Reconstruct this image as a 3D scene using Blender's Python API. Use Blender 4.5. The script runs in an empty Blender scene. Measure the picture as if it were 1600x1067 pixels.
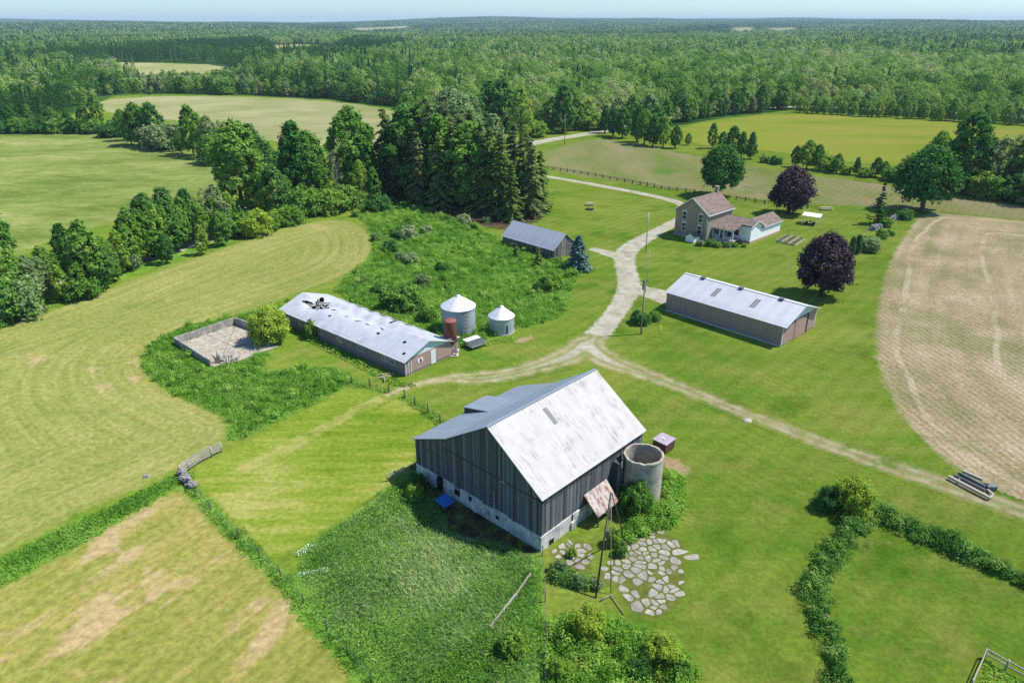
import bpy, math, random
import numpy as np
from mathutils import Vector, Matrix
R = math.radians
random.seed(7)
rng = np.random.default_rng(11)
scene = bpy.context.scene
COL = scene.collection
SUN_AZ, SUN_EL = 80.0, 57.0          # sun bearing (clockwise from the view direction) and height

# ------------------------------------------------------------------ small helpers
def lin(h, k=1.0):
    h = h.lstrip('#'); out = []
    for i in (0, 2, 4):
        c = int(h[i:i+2], 16)/255
        out.append(k*(c/12.92 if c <= .04045 else ((c+.055)/1.055)**2.4))
    return tuple(out)+(1.0,)
def az(a): return np.array([math.sin(R(a)), math.cos(R(a))])

def tag(o, label=None, cat=None, group=None, kind=None):
    if label: o['label'] = label
    if cat: o['category'] = cat
    if group: o['group'] = group
    if kind: o['kind'] = kind
    return o
def empty(name, loc, rz=0.0):
    o = bpy.data.objects.new(name, None); COL.objects.link(o)
    o.location = loc; o.rotation_euler = (0, 0, rz); o.empty_display_size = .5
    return o
def bearing_empty(name, xy, bearing, z=0.0):
    """Empty whose local x runs along the compass bearing and local y to its left."""
    return empty(name, (xy[0], xy[1], z), R(90-bearing))
def link_mesh(name, me, parent=None):
    o = bpy.data.objects.new(name, me); COL.objects.link(o)
    if parent: o.parent = parent
    return o
def np_mesh(name, verts, faces, mat=None, smooth=False):
    """verts (n,3), faces (m,k) arrays with constant k"""
    me = bpy.data.meshes.new(name)
    v = np.asarray(verts, np.float32); f = np.asarray(faces, np.int32)
    me.vertices.add(len(v)); me.vertices.foreach_set('co', v.ravel())
    k = f.shape[1]
    me.loops.add(f.size); me.loops.foreach_set('vertex_index', f.ravel())
    me.polygons.add(len(f))
    me.polygons.foreach_set('loop_start', np.arange(0, f.size, k, dtype=np.int32))
    me.polygons.foreach_set('loop_total', np.full(len(f), k, np.int32))
    if smooth: me.polygons.foreach_set('use_smooth', np.ones(len(f), bool))
    me.update(calc_edges=True); me.validate()
    if mat: me.materials.append(mat)
    return me

class MB:
    """collects faces and links them as ONE mesh object"""
    def __init__(s): s.v = []; s.f = []; s.m = []; s.sm = []
    def face(s, pts, mat=0, smooth=False):
        i = len(s.v); s.v += [tuple(p) for p in pts]
        s.f.append(tuple(range(i, i+len(pts)))); s.m.append(mat); s.sm.append(smooth)
    def box(s, x0, y0, z0, x1, y1, z1, mat=0):
        s.hexa([(x0,y0,z0),(x1,y0,z0),(x1,y1,z0),(x0,y1,z0)], [(x0,y0,z1),(x1,y0,z1),(x1,y1,z1),(x0,y1,z1)], mat)
    def hexa(s, b, t, mat=0):
        i = len(s.v); s.v += [tuple(p) for p in b]+[tuple(p) for p in t]; n = len(b)
        s.f.append(tuple(i+k for k in reversed(range(n)))); s.f.append(tuple(i+n+k for k in range(n)))
        for k in range(n): s.f.append((i+k, i+(k+1)%n, i+n+(k+1)%n, i+n+k))
        s.m += [mat]*(n+2); s.sm += [False]*(n+2)
    def slab(s, poly, th, mat=0):
        """flat polygon (counter-clockwise from outside) thickened inwards"""
        p = [Vector(q) for q in poly]
        n = (p[1]-p[0]).cross(p[2]-p[0]).normalized()
        s.hexa([q-n*th for q in p], p, mat)
    def bar(s, p, q, w, h=None, mat=0, up=(0,0,1)):
        h = h or w; p = Vector(p); q = Vector(q); d = (q-p).normalized()
        u = Vector(up)
        if abs(d.dot(u)) > .98: u = Vector((1,0,0))
        a = d.cross(u).normalized(); b = a.cross(d).normalized()
        a *= w/2; b *= h/2
        s.hexa([p-a-b, p+a-b, p+a+b, p-a+b], [q-a-b, q+a-b, q+a+b, q-a+b], mat)
    def tube(s, pts, rad, n=8, mat=0, cap=True):
        pts = [Vector(p) for p in pts]
        if not hasattr(rad, '__len__'): rad = [rad]*len(pts)
        base = len(s.v); up = Vector((0,0,1)); prev = None
        for k, p in enumerate(pts):
            d = (pts[min(k+1, len(pts)-1)]-pts[max(k-1, 0)]).normalized()
            a = d.cross(Vector((1,0,0)) if abs(d.z) > .9 else up).normalized() if prev is None else (prev-d*prev.dot(d)).normalized()
            prev = a; b = d.cross(a)
            for j in range(n):
                t = 2*math.pi*j/n; s.v.append(tuple(p+(a*math.cos(t)+b*math.sin(t))*rad[k]))
        for k in range(len(pts)-1):
            for j in range(n):
                s.f.append((base+k*n+j, base+k*n+(j+1)%n, base+(k+1)*n+(j+1)%n, base+(k+1)*n+j)); s.m.append(mat); s.sm.append(True)
        if cap:
            s.f.append(tuple(base+j for j in reversed(range(n)))); s.f.append(tuple(base+(len(pts)-1)*n+j for j in range(n)))
            s.m += [mat]*2; s.sm += [False]*2
    def lathe(s, prof, n=32, c=(0,0), mat=0, smooth=True):
        base = len(s.v)
        for r, z in prof:
            for j in range(n):
                t = 2*math.pi*j/n; s.v.append((c[0]+r*math.cos(t), c[1]+r*math.sin(t), z))
        for k in range(len(prof)-1):
            for j in range(n):
                s.f.append((base+k*n+j, base+k*n+(j+1)%n, base+(k+1)*n+(j+1)%n, base+(k+1)*n+j)); s.m.append(mat); s.sm.append(smooth)
    def build(s, name, mat, parent=None):
        me = bpy.data.meshes.new(name); me.from_pydata(s.v, [], s.f)
        for m in (mat if isinstance(mat, (list, tuple)) else [mat]): me.materials.append(m)
        me.polygons.foreach_set('material_index', s.m); me.polygons.foreach_set('use_smooth', s.sm)
        me.update()
        return link_mesh(name, me, parent)

# ------------------------------------------------------------------ node helpers
class NT:
    def __init__(s, name):
        s.mat = bpy.data.materials.new(name); s.mat.use_nodes = True
        s.t = s.mat.node_tree; s.t.nodes.clear()
        s.out = s.t.nodes.new('ShaderNodeOutputMaterial')
    def n(s, typ, **kw):
        nd = s.t.nodes.new(typ)
        for k, v in kw.items(): setattr(nd, k, v)
        return nd
    def put(s, sock, val):
        if isinstance(val, bpy.types.NodeSocket): s.t.links.new(val, sock)
        else: sock.default_value = val
    def pos(s): return s.n('ShaderNodeNewGeometry').outputs['Position']
    def obj(s): return s.n('ShaderNodeTexCoord').outputs['Object']
    def attr(s, name): return s.n('ShaderNodeAttribute', attribute_name=name).outputs['Fac']
    def island(s): return s.n('ShaderNodeNewGeometry').outputs['Random Per Island']
    def orand(s): return s.n('ShaderNodeObjectInfo').outputs['Random']
    def mapv(s, vec, scale=(1,1,1), rot=(0,0,0), loc=(0,0,0)):
        m = s.n('ShaderNodeMapping'); s.put(m.inputs['Vector'], vec)
        m.inputs['Scale'].default_value = scale; m.inputs['Rotation'].default_value = rot; m.inputs['Location'].default_value = loc
        return m.outputs[0]
    def noise(s, vec, scale, detail=3.0, rough=.55, dist=0.0):
        nd = s.n('ShaderNodeTexNoise'); s.put(nd.inputs['Vector'], vec)
        nd.inputs['Scale'].default_value = scale; nd.inputs['Detail'].default_value = detail
        nd.inputs['Roughness'].default_value = rough; nd.inputs['Distortion'].default_value = dist
        return nd.outputs['Fac']
    def voro(s, vec, scale, feature='F1', rnd=1.0):
        nd = s.n('ShaderNodeTexVoronoi', feature=feature); s.put(nd.inputs['Vector'], vec)
        nd.inputs['Scale'].default_value = scale; nd.inputs['Randomness'].default_value = rnd
        return nd
    def white(s, val):
        nd = s.n('ShaderNodeTexWhiteNoise', noise_dimensions='1D'); s.put(nd.inputs['W'], val); return nd.outputs['Value']
    def math(s, op, a, b=0.0, clamp=False):
        nd = s.n('ShaderNodeMath', operation=op, use_clamp=clamp); s.put(nd.inputs[0], a); s.put(nd.inputs[1], b); return nd.outputs[0]
    def rng(s, v, a, b, c=0.0, d=1.0):
        nd = s.n('ShaderNodeMapRange'); s.put(nd.inputs['Value'], v)
        for k, x in zip(('From Min','From Max','To Min','To Max'), (a,b,c,d)): nd.inputs[k].default_value = x
        return nd.outputs[0]
    def mix(s, f, a, b, mode='MIX'):
        nd = s.n('ShaderNodeMix', data_type='RGBA', blend_type=mode); s.put(nd.inputs[0], f); s.put(nd.inputs[6], a); s.put(nd.inputs[7], b); return nd.outputs[2]
    def ramp(s, f, stops):
        nd = s.n('ShaderNodeValToRGB'); s.put(nd.inputs[0], f); e = nd.color_ramp.elements
        while len(e) < len(stops): e.new(.5)
        for k, (p, c) in enumerate(stops): e[k].position = p; e[k].color = c
        return nd.outputs[0]
    def scalec(s, col, f):
        """colour times a value"""
        nd = s.n('ShaderNodeVectorMath', operation='SCALE'); s.put(nd.inputs[0], col); s.put(nd.inputs['Scale'], f); return nd.outputs[0]
    def sep(s, v):
        nd = s.n('ShaderNodeSeparateXYZ'); s.put(nd.inputs[0], v); return nd.outputs
    def bump(s, h, strength=.3, dist=.05):
        nd = s.n('ShaderNodeBump'); s.put(nd.inputs['Height'], h); nd.inputs['Strength'].default_value = strength; nd.inputs['Distance'].default_value = dist
        return nd.outputs[0]
    def pbr(s, col, rough=.8, metal=0.0, bump=None, spec=.3):
        b = s.n('ShaderNodeBsdfPrincipled'); s.put(b.inputs['Base Color'], col); s.put(b.inputs['Roughness'], rough); s.put(b.inputs['Metallic'], metal)
        b.inputs['Specular IOR Level'].default_value = spec
        if bump is not None: s.put(b.inputs['Normal'], bump)
        s.t.links.new(b.outputs[0], s.out.inputs['Surface']); return s.mat
    def diffuse(s, col, bump=None):
        b = s.n('ShaderNodeBsdfDiffuse'); s.put(b.inputs['Color'], col); b.inputs['Roughness'].default_value = .6
        if bump is not None: s.put(b.inputs['Normal'], bump)
        s.t.links.new(b.outputs[0], s.out.inputs['Surface']); return s.mat

# ------------------------------------------------------------------ ground colours
def lawn_col(n):
    p = n.pos()
    a = n.noise(p, .03, 3); b = n.noise(p, .16, 4, .6); c = n.noise(p, 2.2, 4, .7)
    col = n.ramp(n.math('ADD', n.math('MULTIPLY', a, .6), n.math('MULTIPLY', n.noise(n.mapv(p, (.18, 1, 1), rot=(0,0,R(34))), .35, 4, .65), .4)), [(.34, lin('#66902a')), (.50, lin('#84a236')), (.66, lin('#a3b24c'))])
    col = n.mix(n.rng(b, .46, .72, 0, .8), col, lin('#a6aa50'))
    col = n.mix(n.rng(n.noise(n.mapv(p, (1,1,1), loc=(31,7,0)), .11, 3), .56, .74, 0, .8), col, lin('#547f1e'))
    col = n.mix(n.rng(n.noise(n.mapv(p, (.3,1,1), rot=(0,0,R(34)), loc=(12,5,0)), .30, 5, .7), .58, .72, 0, .55), col, lin('#a89a58'))
    col = n.mix(n.rng(n.noise(n.mapv(p, loc=(2,61,0)), .9, 5, .75), .55, .75, 0, .45), col, lin('#4f7a1c'))
    # faint mowing passes
    st = n.math('SINE', n.math('ADD', n.math('MULTIPLY', n.sep(n.mapv(p, rot=(0,0,R(44))))[0], 2.6), n.math('MULTIPLY', n.noise(p, .05, 2), 9.0)))
    col = n.scalec(col, n.rng(st, -1, 1, .95, 1.05))
    s2 = n.math('SINE', n.math('ADD', n.math('MULTIPLY', n.sep(n.mapv(p, rot=(0,0,R(-38))))[0], 4.2), n.math('MULTIPLY', n.noise(p, .03, 2), 22.0)))
    col = n.scalec(col, n.math('ADD', 1.0, n.math('MULTIPLY', n.math('MULTIPLY', s2, .055), n.rng(n.noise(p, .05, 2), .45, .6))))
    col = n.scalec(col, n.rng(c, .25, .75, .66, 1.32))
    return n.scalec(col, LAWN_K)
LAWN_K = .59
def rough_col(n):
    p = n.pos()
    col = n.ramp(n.noise(p, .25, 4, .65), [(.3, lin('#55802a')), (.5, lin('#739f3a')), (.72, lin('#9cb458'))])
    return n.scalec(n.scalec(col, n.rng(n.noise(p, 3.0, 3, .7), .25, .75, .6, 1.3)), .75)

def ground_mat(name, own, under=lawn_col, soft=1.0, amp=1.6, freq=.55, bump=True):
    """own colour inside the sheet, breaking up raggedly into the surrounding ground at the sheet's border"""
    n = NT(name); p = n.pos()
    e = n.attr('edge')
    w = n.math('ADD', n.math('MULTIPLY', n.math('SUBTRACT', n.noise(p, freq, 5, .65), .5), amp*2), e)
    f = n.rng(w, -soft*.5, soft*.5)
    nd = [x for x in n.t.nodes if x.type == 'MAP_RANGE'][-1]; nd.clamp = True
    col = n.mix(f, under(n), own(n)) if under else own(n)
    return n.diffuse(col, n.bump(n.noise(p, 3.5, 4, .7), .5, .12) if bump else None)

def gravel_c(n):
    p = n.pos()
    col = n.ramp(n.noise(p, .35, 4, .6), [(.3, lin('#b0a88e')), (.5, lin('#cac3aa')), (.7, lin('#dad5c3'))])
    col = n.mix(n.rng(n.noise(p, .8, 5, .7), .52, .68, 0, .65), col, lin('#8f9460'))
    return n.scalec(n.scalec(col, n.rng(n.noise(p, 6, 4, .7), .3, .7, .86, 1.12)), .74)
def track_c(n):
    p = n.pos()
    e = n.attr('edge')
    # two wheel ruts: pale where driven, greener between and along the sides
    rut = n.math('SUBTRACT', 1.0, n.math('MULTIPLY', n.math('ABSOLUTE', n.math('SUBTRACT', e, .75)), 1.5), True)
    pale = n.ramp(n.noise(p, .6, 4, .65), [(.3, lin('#a99a68')), (.55, lin('#c9bb90')), (.75, lin('#d8cfb2'))])
    f = n.math('MULTIPLY', n.rng(n.noise(p, .35, 5, .75), .30, .50), n.math('ADD', n.math('ADD', n.math('MULTIPLY', rut, .6), .48), n.rng(e, 1.6, 2.4)), True)
    return n.mix(n.rng(e, 1.5, 2.3), n.mix(f, lawn_col(n), n.scalec(pale, .66)), gravel_c(n))
def swath(n, period, axis_rot=None, wob=1.6):
    p = n.pos()
    s = n.attr('edge') if axis_rot is None else n.sep(n.mapv(p, rot=(0,0,R(axis_rot))))[0]
    ph = n.math('ADD', n.math('MULTIPLY', s, 2*math.pi/period), n.math('MULTIPLY', n.noise(p, .12, 3), wob*4))
    return n.rng(n.math('SINE', ph), -1, 1)
def contour(n, f=1.0, along=.035, detail=4, seed=0.0):
    """noise drawn out along the lines the mower followed round the field"""
    x, y, z = n.sep(n.pos()); cb = n.n('ShaderNodeCombineXYZ')
    n.put(cb.inputs[0], n.math('MULTIPLY', n.attr('lane'), f)); n.put(cb.inputs[1], n.math('ADD', n.math('MULTIPLY', x, along), seed)); n.put(cb.inputs[2], n.math('MULTIPLY', y, along))
    return n.noise(cb.outputs[0], 1.0, detail, .6)
def hay_c(n, dark='#859444', mid='#a2a657', light='#bab56e', tan='#cdb686', k=.66, tan_lo=.595):
    p = n.pos()
    a = n.noise(p, .04, 4, .6); fine = n.noise(p, 1.6, 5, .7)
    v = n.math('ADD', n.math('ADD', n.math('MULTIPLY', a, .34), n.math('MULTIPLY', contour(n, 1.1), .36)), n.math('MULTIPLY', n.noise(p, .5, 5, .75), .30))
    col = n.ramp(v, [(.37, lin(dark)), (.49, lin(mid)), (.60, lin(light))])
    t = n.math('ADD', n.math('MULTIPLY', n.noise(n.mapv(p, loc=(9,4,0)), .065, 4, .6, .8), .62), n.math('MULTIPLY', contour(n, .5, .06, 4, 7.0), .38))
    col = n.mix(n.rng(t, tan_lo-.02, tan_lo+.035, 0, .85), col, lin(tan))
    col = n.mix(n.rng(n.noise(n.mapv(p, loc=(70,14,0)), .06, 3), .62, .72, 0, .5), col, lin('#6f8a34'))
    return n.scalec(n.scalec(col, n.rng(fine, .28, .72, .64, 1.32)), k)
def paddock_c(n):
    p = n.pos()
    v = n.math('ADD', n.math('MULTIPLY', n.noise(p, .06, 4, .6), .55), n.math('MULTIPLY', n.noise(n.mapv(p, (.12,1,1), rot=(0,0,R(-42))), .7, 4, .65), .45))
    col = n.ramp(v, [(.38, lin('#709226')), (.5, lin('#92a63c')), (.61, lin('#b8b664'))])
    return n.scalec(n.scalec(col, n.rng(n.noise(p, 1.8, 5, .7), .28, .72, .66, 1.30)), .68)
def plough_c(n):
    p = n.pos()
    rows = n.math('SINE', n.math('ADD', n.math('MULTIPLY', n.sep(n.mapv(p, rot=(0,0,R(-8))))[0], 6.2), n.math('MULTIPLY', n.noise(p, .08, 2), 6)))
    col = n.ramp(n.math('ADD', n.math('MULTIPLY', n.noise(p, .08, 4, .6), .6), n.math('MULTIPLY', contour(n, .35), .4)), [(.36, lin('#989064')), (.50, lin('#b8a680')), (.62, lin('#ccb896'))])
    col = n.mix(n.rng(n.noise(p, .7, 5, .75), .48, .66, 0, .55), col, lin('#8f8c50'))
    col = n.mix(n.rng(n.noise(n.mapv(p, loc=(40,3,0)), .05, 4, .6), .54, .66, 0, .5), col, lin('#868c4e'))
    tr = n.math('FRACT', n.math('ADD', n.math('DIVIDE', n.attr('edge'), 13.0), n.math('MULTIPLY', n.noise(p, .03, 2), .5)))
    col = n.mix(n.math('MULTIPLY', n.rng(n.math('ABSOLUTE', n.math('SUBTRACT', tr, .5)), .02, .045, .6, 0), n.rng(n.noise(p, .1, 3), .42, .55)), col, lin('#d8c7a6'))
    col = n.scalec(col, n.rng(rows, -1, 1, .88, 1.10))
    return n.scalec(n.scalec(col, n.rng(n.noise(p, 2.4, 4, .75), .3, .7, .55, 1.38)), .80)
def strip_c(n):
    p = n.pos()
    a = n.noise(n.mapv(p, (1,.3,1), rot=(0,0,R(38))), .06, 4, .6)
    col = n.ramp(a, [(.34, lin('#83944a')), (.50, lin('#9a9a60')), (.66, lin('#ae9f76'))])
    rows = n.math('SINE', n.math('MULTIPLY', n.sep(n.mapv(p, rot=(0,0,R(-52))))[1], 3.4))
    col = n.scalec(col, n.rng(rows, -1, 1, .95, 1.05))
    col = n.mix(n.rng(n.noise(n.mapv(p, loc=(3,77,0)), .045, 3), .60, .70, 0, .8), col, lin('#6a9038'))
    return n.scalec(n.scalec(col, n.rng(n.noise(p, 1.2, 4, .7), .3, .7, .82, 1.15)), .66)
def gold_c(n):
    p = n.pos()
    col = n.ramp(n.noise(n.mapv(p, (.3,1,1), rot=(0,0,R(14))), .04, 4, .6), [(.3, lin('#84982e')), (.5, lin('#9ba43c')), (.7, lin('#aaa24c'))])
    rows = n.math('SINE', n.math('MULTIPLY', n.sep(n.mapv(p, rot=(0,0,R(12))))[1], 1.5))
    col = n.scalec(col, n.rng(rows, -1, 1, .96, 1.04))
    return n.scalec(n.scalec(col, n.rng(n.noise(p, .8, 4, .7), .3, .7, .84, 1.14)), .72)
def mown_c(n):
    p = n.pos()
    col = n.ramp(n.noise(p, .03, 4, .6), [(.3, lin('#969f60')), (.5, lin('#adac76')), (.7, lin('#bcb889'))])
    col = n.mix(n.math('MULTIPLY', n.rng(swath(n, 7.0, 78, .5), .80, .97, 0, .9), n.rng(n.noise(p, .02, 2), .42, .56)), col, lin('#868c4c'))
    return n.scalec(n.scalec(col, n.rng(n.noise(p, .7, 4, .7), .3, .7, .86, 1.12)), .70)
def pasture_c(n):
    p = n.pos()
    v = n.math('ADD', n.math('MULTIPLY', n.noise(n.mapv(p, (.5,1,1), rot=(0,0,R(6))), .05, 5, .65), .6), n.math('MULTIPLY', n.noise(n.mapv(p, (.6,1,1)), .28, 5, .7), .4))
    col = n.ramp(v, [(.32, lin('#5c7a2e')), (.44, lin('#7a8e44')), (.55, lin('#96a358')), (.66, lin('#b8b47a'))])
    return n.scalec(n.scalec(col, n.rng(n.noise(p, .9, 5, .75), .28, .72, .70, 1.24)), .70)
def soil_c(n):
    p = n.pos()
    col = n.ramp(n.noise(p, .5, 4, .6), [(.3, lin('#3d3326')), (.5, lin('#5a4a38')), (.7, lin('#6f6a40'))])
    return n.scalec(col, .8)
def clearing_c(n):
    p = n.pos()
    return n.scalec(n.ramp(n.noise(p, .012, 4), [(.3, lin('#93a05a')), (.6, lin('#b5b07c'))]), .75)

# ------------------------------------------------------------------ sheets on the ground
def sdf_poly(P, poly):
    """signed distance (positive inside), vectorised"""
    poly = np.asarray(poly, float); d = np.full(len(P), 1e18); ins = np.zeros(len(P), bool); n = len(poly)
    for i in range(n):
        a = poly[i]; b = poly[(i+1) % n]; e = b-a; w = P-a
        t = np.clip((w@e)/max(e@e, 1e-9), 0, 1); q = w-t[:, None]*e
        d = np.minimum(d, (q*q).sum(1))
        c = ((a[1] <= P[:, 1]) != (b[1] <= P[:, 1]))
        if abs(e[1]) > 1e-9: ins ^= c & (P[:, 0] < a[0]+(P[:, 1]-a[1])/e[1]*e[0])
    d = np.sqrt(d); return np.where(ins, d, -d)
def sdf_line(P, pts):
    """pts of (x, y, half width)"""
    best = np.full(len(P), -1e9)
    for i in range(len(pts)-1):
        a = np.array(pts[i][:2]); b = np.array(pts[i+1][:2]); e = b-a; w = P-a
        t = np.clip((w@e)/max(e@e, 1e-9), 0, 1); q = np.sqrt(((w-t[:, None]*e)**2).sum(1))
        best = np.maximum(best, pts[i][2]*(1-t)+pts[i+1][2]*t-q)
    return best
def smooth_poly(poly, it=2):
    p = np.asarray(poly, float)
    for _ in range(it):
        q = np.roll(p, -1, 0); p = np.stack([.75*p+.25*q, .25*p+.75*q], 1).reshape(-1, p.shape[1])
    return p
def smooth_line(pts, it=2):
    p = np.asarray(pts, float)
    for _ in range(it):
        a, b = p[:-1], p[1:]
        m = np.stack([.75*a+.25*b, .25*a+.75*b], 1).reshape(-1, p.shape[1])
        p = np.vstack([p[:1], m, p[-1:]])
    return p
def sheet(name, shape, cell, margin, z, mat, also=(), lane=None):
    """grid of cells that follow the shape's signed distance; stores it as attribute 'edge'"""
    shapes = shape if isinstance(shape, list) and isinstance(shape[0], tuple) and isinstance(shape[0][0], str) else [shape]
    allp = np.vstack([np.asarray(s[1], float)[:, :2] for s in shapes])
    pad = margin+cell+max([0]+[float(np.asarray(s[1])[:, 2].max()) for s in shapes if s[0] == 'line'])
    x0, y0 = allp.min(0)-pad; x1, y1 = allp.max(0)+pad
    nx = int((x1-x0)/cell)+2; ny = int((y1-y0)/cell)+2
    X, Y = np.meshgrid(x0+np.arange(nx)*cell, y0+np.arange(ny)*cell)
    P = np.stack([X.ravel(), Y.ravel()], 1)
    d = np.full(len(P), -1e9)
    for s in shapes: d = np.maximum(d, sdf_poly(P, s[1]) if s[0] == 'poly' else sdf_line(P, s[1]))
    keep = (d > -margin).reshape(ny, nx)
    for s in also: d = np.maximum(d, sdf_line(P, s[1]))
    cellk = keep[:-1, :-1] & keep[1:, :-1] & keep[:-1, 1:] & keep[1:, 1:]
    j, i = np.nonzero(cellk); a = j*nx+i
    F = np.stack([a, a+1, a+nx+1, a+nx], 1)
    used, inv = np.unique(F, return_inverse=True); F = inv.reshape(F.shape)
    V = np.column_stack([P[used], np.full(len(used), z*.4)])
    me = np_mesh(name, V, F, mat)
    at = me.attributes.new('edge', 'FLOAT', 'POINT'); at.data.foreach_set('value', d[used].astype(np.float32))
    ln = d if lane is None else -sdf_line(P, [(a[0], a[1], 0) for a in lane])
    at = me.attributes.new('lane', 'FLOAT', 'POINT'); at.data.foreach_set('value', ln[used].astype(np.float32))
    o = link_mesh(name, me); tag(o, kind='structure')
    return o
HAZE, SKY, SUN, EXPO = 7.5e-5, .11, 4.6, 0.52
# ------------------------------------------------------------------ terrain
def terrain_h(x, y):
    x = np.asarray(x, float); y = np.asarray(y, float)
    D = np.hypot(x, y); t = np.clip((D-1300)/7500, 0, 1); t = t*t*(3-2*t)
    w = np.clip((D-900)/2500, 0, 1)
    rid = (np.sin(x/830+1.3)*np.cos(y/1240+.4)+.6*np.sin(x/390+y/910+2.0)+.5*np.sin(y/560-x/1700)+.35*np.sin(x/210-y/450))
    fl = np.clip((D-5000)/4000, 0, 1)*26*(np.sin(x/1450+.9)+.6*np.sin(x/610+2.1)+.35*np.sin(x/330+y/900))
    return 40*t+w*7.5*rid*(.35+.65*np.clip(D/6000, 0, 1))+fl
def make_ground():
    rr = np.concatenate([[0], np.linspace(30, 900, 25), np.geomspace(950, 16000, 70)]); na = 240
    V = [(0, 0, 0)]; F = []
    A = np.linspace(0, 2*np.pi, na, endpoint=False)
    X = np.outer(rr[1:], np.sin(A)); Y = np.outer(rr[1:], np.cos(A)); Z = np.where(np.hypot(X, Y) < 890, 0, terrain_h(X, Y))
    V = np.vstack([[[0, 0, 0]], np.stack([X, Y, Z], 2).reshape(-1, 3)])
    me = bpy.data.meshes.new('ground'); faces = []
    for j in range(na): faces.append((0, 1+(j+1) % na, 1+j))
    for k in range(len(rr)-2):
        for j in range(na): faces.append((1+k*na+j, 1+k*na+(j+1) % na, 1+(k+1)*na+(j+1) % na, 1+(k+1)*na+j))
    me.from_pydata(V.tolist(), [], faces); me.update()
    n = NT('forest_floor'); p = n.pos()
    col = n.ramp(n.noise(p, .02, 4, .6), [(.3, lin('#2c4a1c')), (.5, lin('#3f6626')), (.7, lin('#5a7c34'))])
    me.materials.append(n.diffuse(n.scalec(col, .7)))
    o = link_mesh('ground', me); tag(o, kind='structure')
make_ground()

CLEARING = [(-383.1, 341.2), (-305.7, 354.7), (-254.0, 369.2), (-231.4, 379.5), (-247.9, 440.4), (-267.2, 499.9), (-258.9, 509.0), (-237.2, 518.4), (-171.1, 504.4), (-113.8, 478.4), (-57.5, 420.3), (-30.6, 354.7), (-8.4, 324.7), (11.6, 334.9), (40.8, 350.1), (58.6, 339.1), (80.0, 357.0), (101.0, 379.5), (154.4, 420.3), (202.2, 393.2), (249.2, 361.8), (312.9, 328.7), (310.9, 191.7), (70.1, 27.7), (-85.7, 27.7), (-281.4, 136.8)]
P_HAY = [(-101.9, 63.2), (-97.6, 88.7), (-82.6, 106.5), (-77.5, 115.6), (-72.9, 129.0), (-66.5, 143.1), (-58.8, 160.2), (-50.3, 172.8), (-43.3, 176.6), (-36.5, 170.4), (-31.3, 156.0), (-29.9, 143.1), (-32.4, 132.8), (-37.0, 126.5), (-41.9, 118.7), (-51.3, 105.7), (-55.1, 99.5), (-55.0, 95.0), (-52.2, 90.7), (-47.4, 85.7), (-41.4, 81.4), (-36.6, 78.5), (-34.6, 75.8), (-34.2, 72.1), (-35.4, 68.6), (-37.2, 66.0), (-40.3, 62.3), (-43.7, 58.7), (-47.3, 52.4), (-53.2, 45.2), (-69.4, 36.7)]
P_HAY2 = [(-58.4, 27.7), (-55.5, 36.7), (-47.9, 45.2), (-44.6, 48.3), (-40.1, 54.5), (-35.9, 63.0), (-33.9, 61.9), (-31.6, 59.3), (-27.2, 54.8), (-21.5, 49.4), (-17.7, 45.8), (-14.3, 42.5), (-10.5, 38.5), (-4.2, 30.9), (-3.9, 27.7)]
P_PADDOCK = [(-35.2, 65.0), (-33.1, 69.1), (-27.8, 77.3), (-21.3, 86.6), (-17.1, 84.6), (-14.2, 82.5), (-8.7, 77.3), (-7.4, 70.8), (-11.1, 70.8), (-11.1, 66.2), (-15.6, 59.7), (-21.1, 51.7), (-24.2, 54.0), (-30.0, 59.9), (-33.4, 63.5)]
P_WEEDS = [(-42.1, 184.6), (-35.3, 196.3), (-20.0, 184.6), (-2.9, 157.5), (8.1, 145.3), (14.7, 136.8), (13.0, 132.0), (11.4, 126.1), (9.1, 112.1), (5.2, 108.4), (0.0, 105.5), (-4.0, 101.9), (-9.7, 98.3), (-13.1, 95.0), (-26.6, 115.6), (-32.8, 123.7), (-31.8, 132.8), (-29.5, 143.1), (-30.9, 156.0), (-35.4, 170.4)]
P_PLOUGH = [(106.1, 183.2), (112.0, 181.8), (127.1, 174.7), (147.9, 161.2), (178.0, 125.4), (102.5, 49.8), (56.9, 49.8), (51.8, 59.4), (50.8, 63.6), (49.2, 66.2), (48.1, 73.6), (50.7, 86.8), (54.7, 98.3), (61.7, 112.6), (72.5, 132.8), (84.7, 152.4)]
P_STRIP = [(10.8, 274.3), (20.4, 292.6), (32.5, 311.5), (42.6, 306.1), (51.3, 294.2), (69.7, 264.6), (93.5, 234.6), (115.4, 215.7), (125.8, 200.2), (136.8, 189.5), (171.9, 171.6), (160.7, 159.1), (127.9, 175.9), (107.2, 185.3), (84.6, 191.7), (66.0, 198.6), (52.2, 208.6), (31.6, 222.3), (11.7, 240.1)]
P_GOLD = [(74.5, 337.0), (88.8, 361.8), (99.1, 371.7), (150.1, 407.8), (195.5, 379.5), (241.5, 350.1), (302.4, 317.0), (238.5, 245.8), (192.1, 274.3), (154.0, 245.8), (132.3, 245.8), (114.5, 260.6), (92.4, 286.3), (70.3, 299.2)]
P_MOWN = [(-255.8, 462.5), (-256.1, 478.4), (-252.2, 486.8), (-231.0, 504.4), (-168.2, 495.4), (-112.0, 470.3), (-55.8, 407.8), (-41.0, 315.2), (-51.0, 292.6), (-70.0, 286.3), (-92.8, 295.9), (-156.7, 364.2), (-211.6, 401.8), (-231.6, 420.3)]
P_PASTURE = [(-336.1, 274.3), (-305.9, 320.9), (-228.9, 330.8), (-177.4, 330.8), (-155.0, 313.3), (-121.2, 277.2), (-92.2, 245.8), (-82.7, 221.4), (-90.3, 206.0), (-96.8, 181.2), (-102.6, 162.3), (-106.5, 143.1), (-111.7, 104.4), (-114.0, 79.8)]
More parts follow.
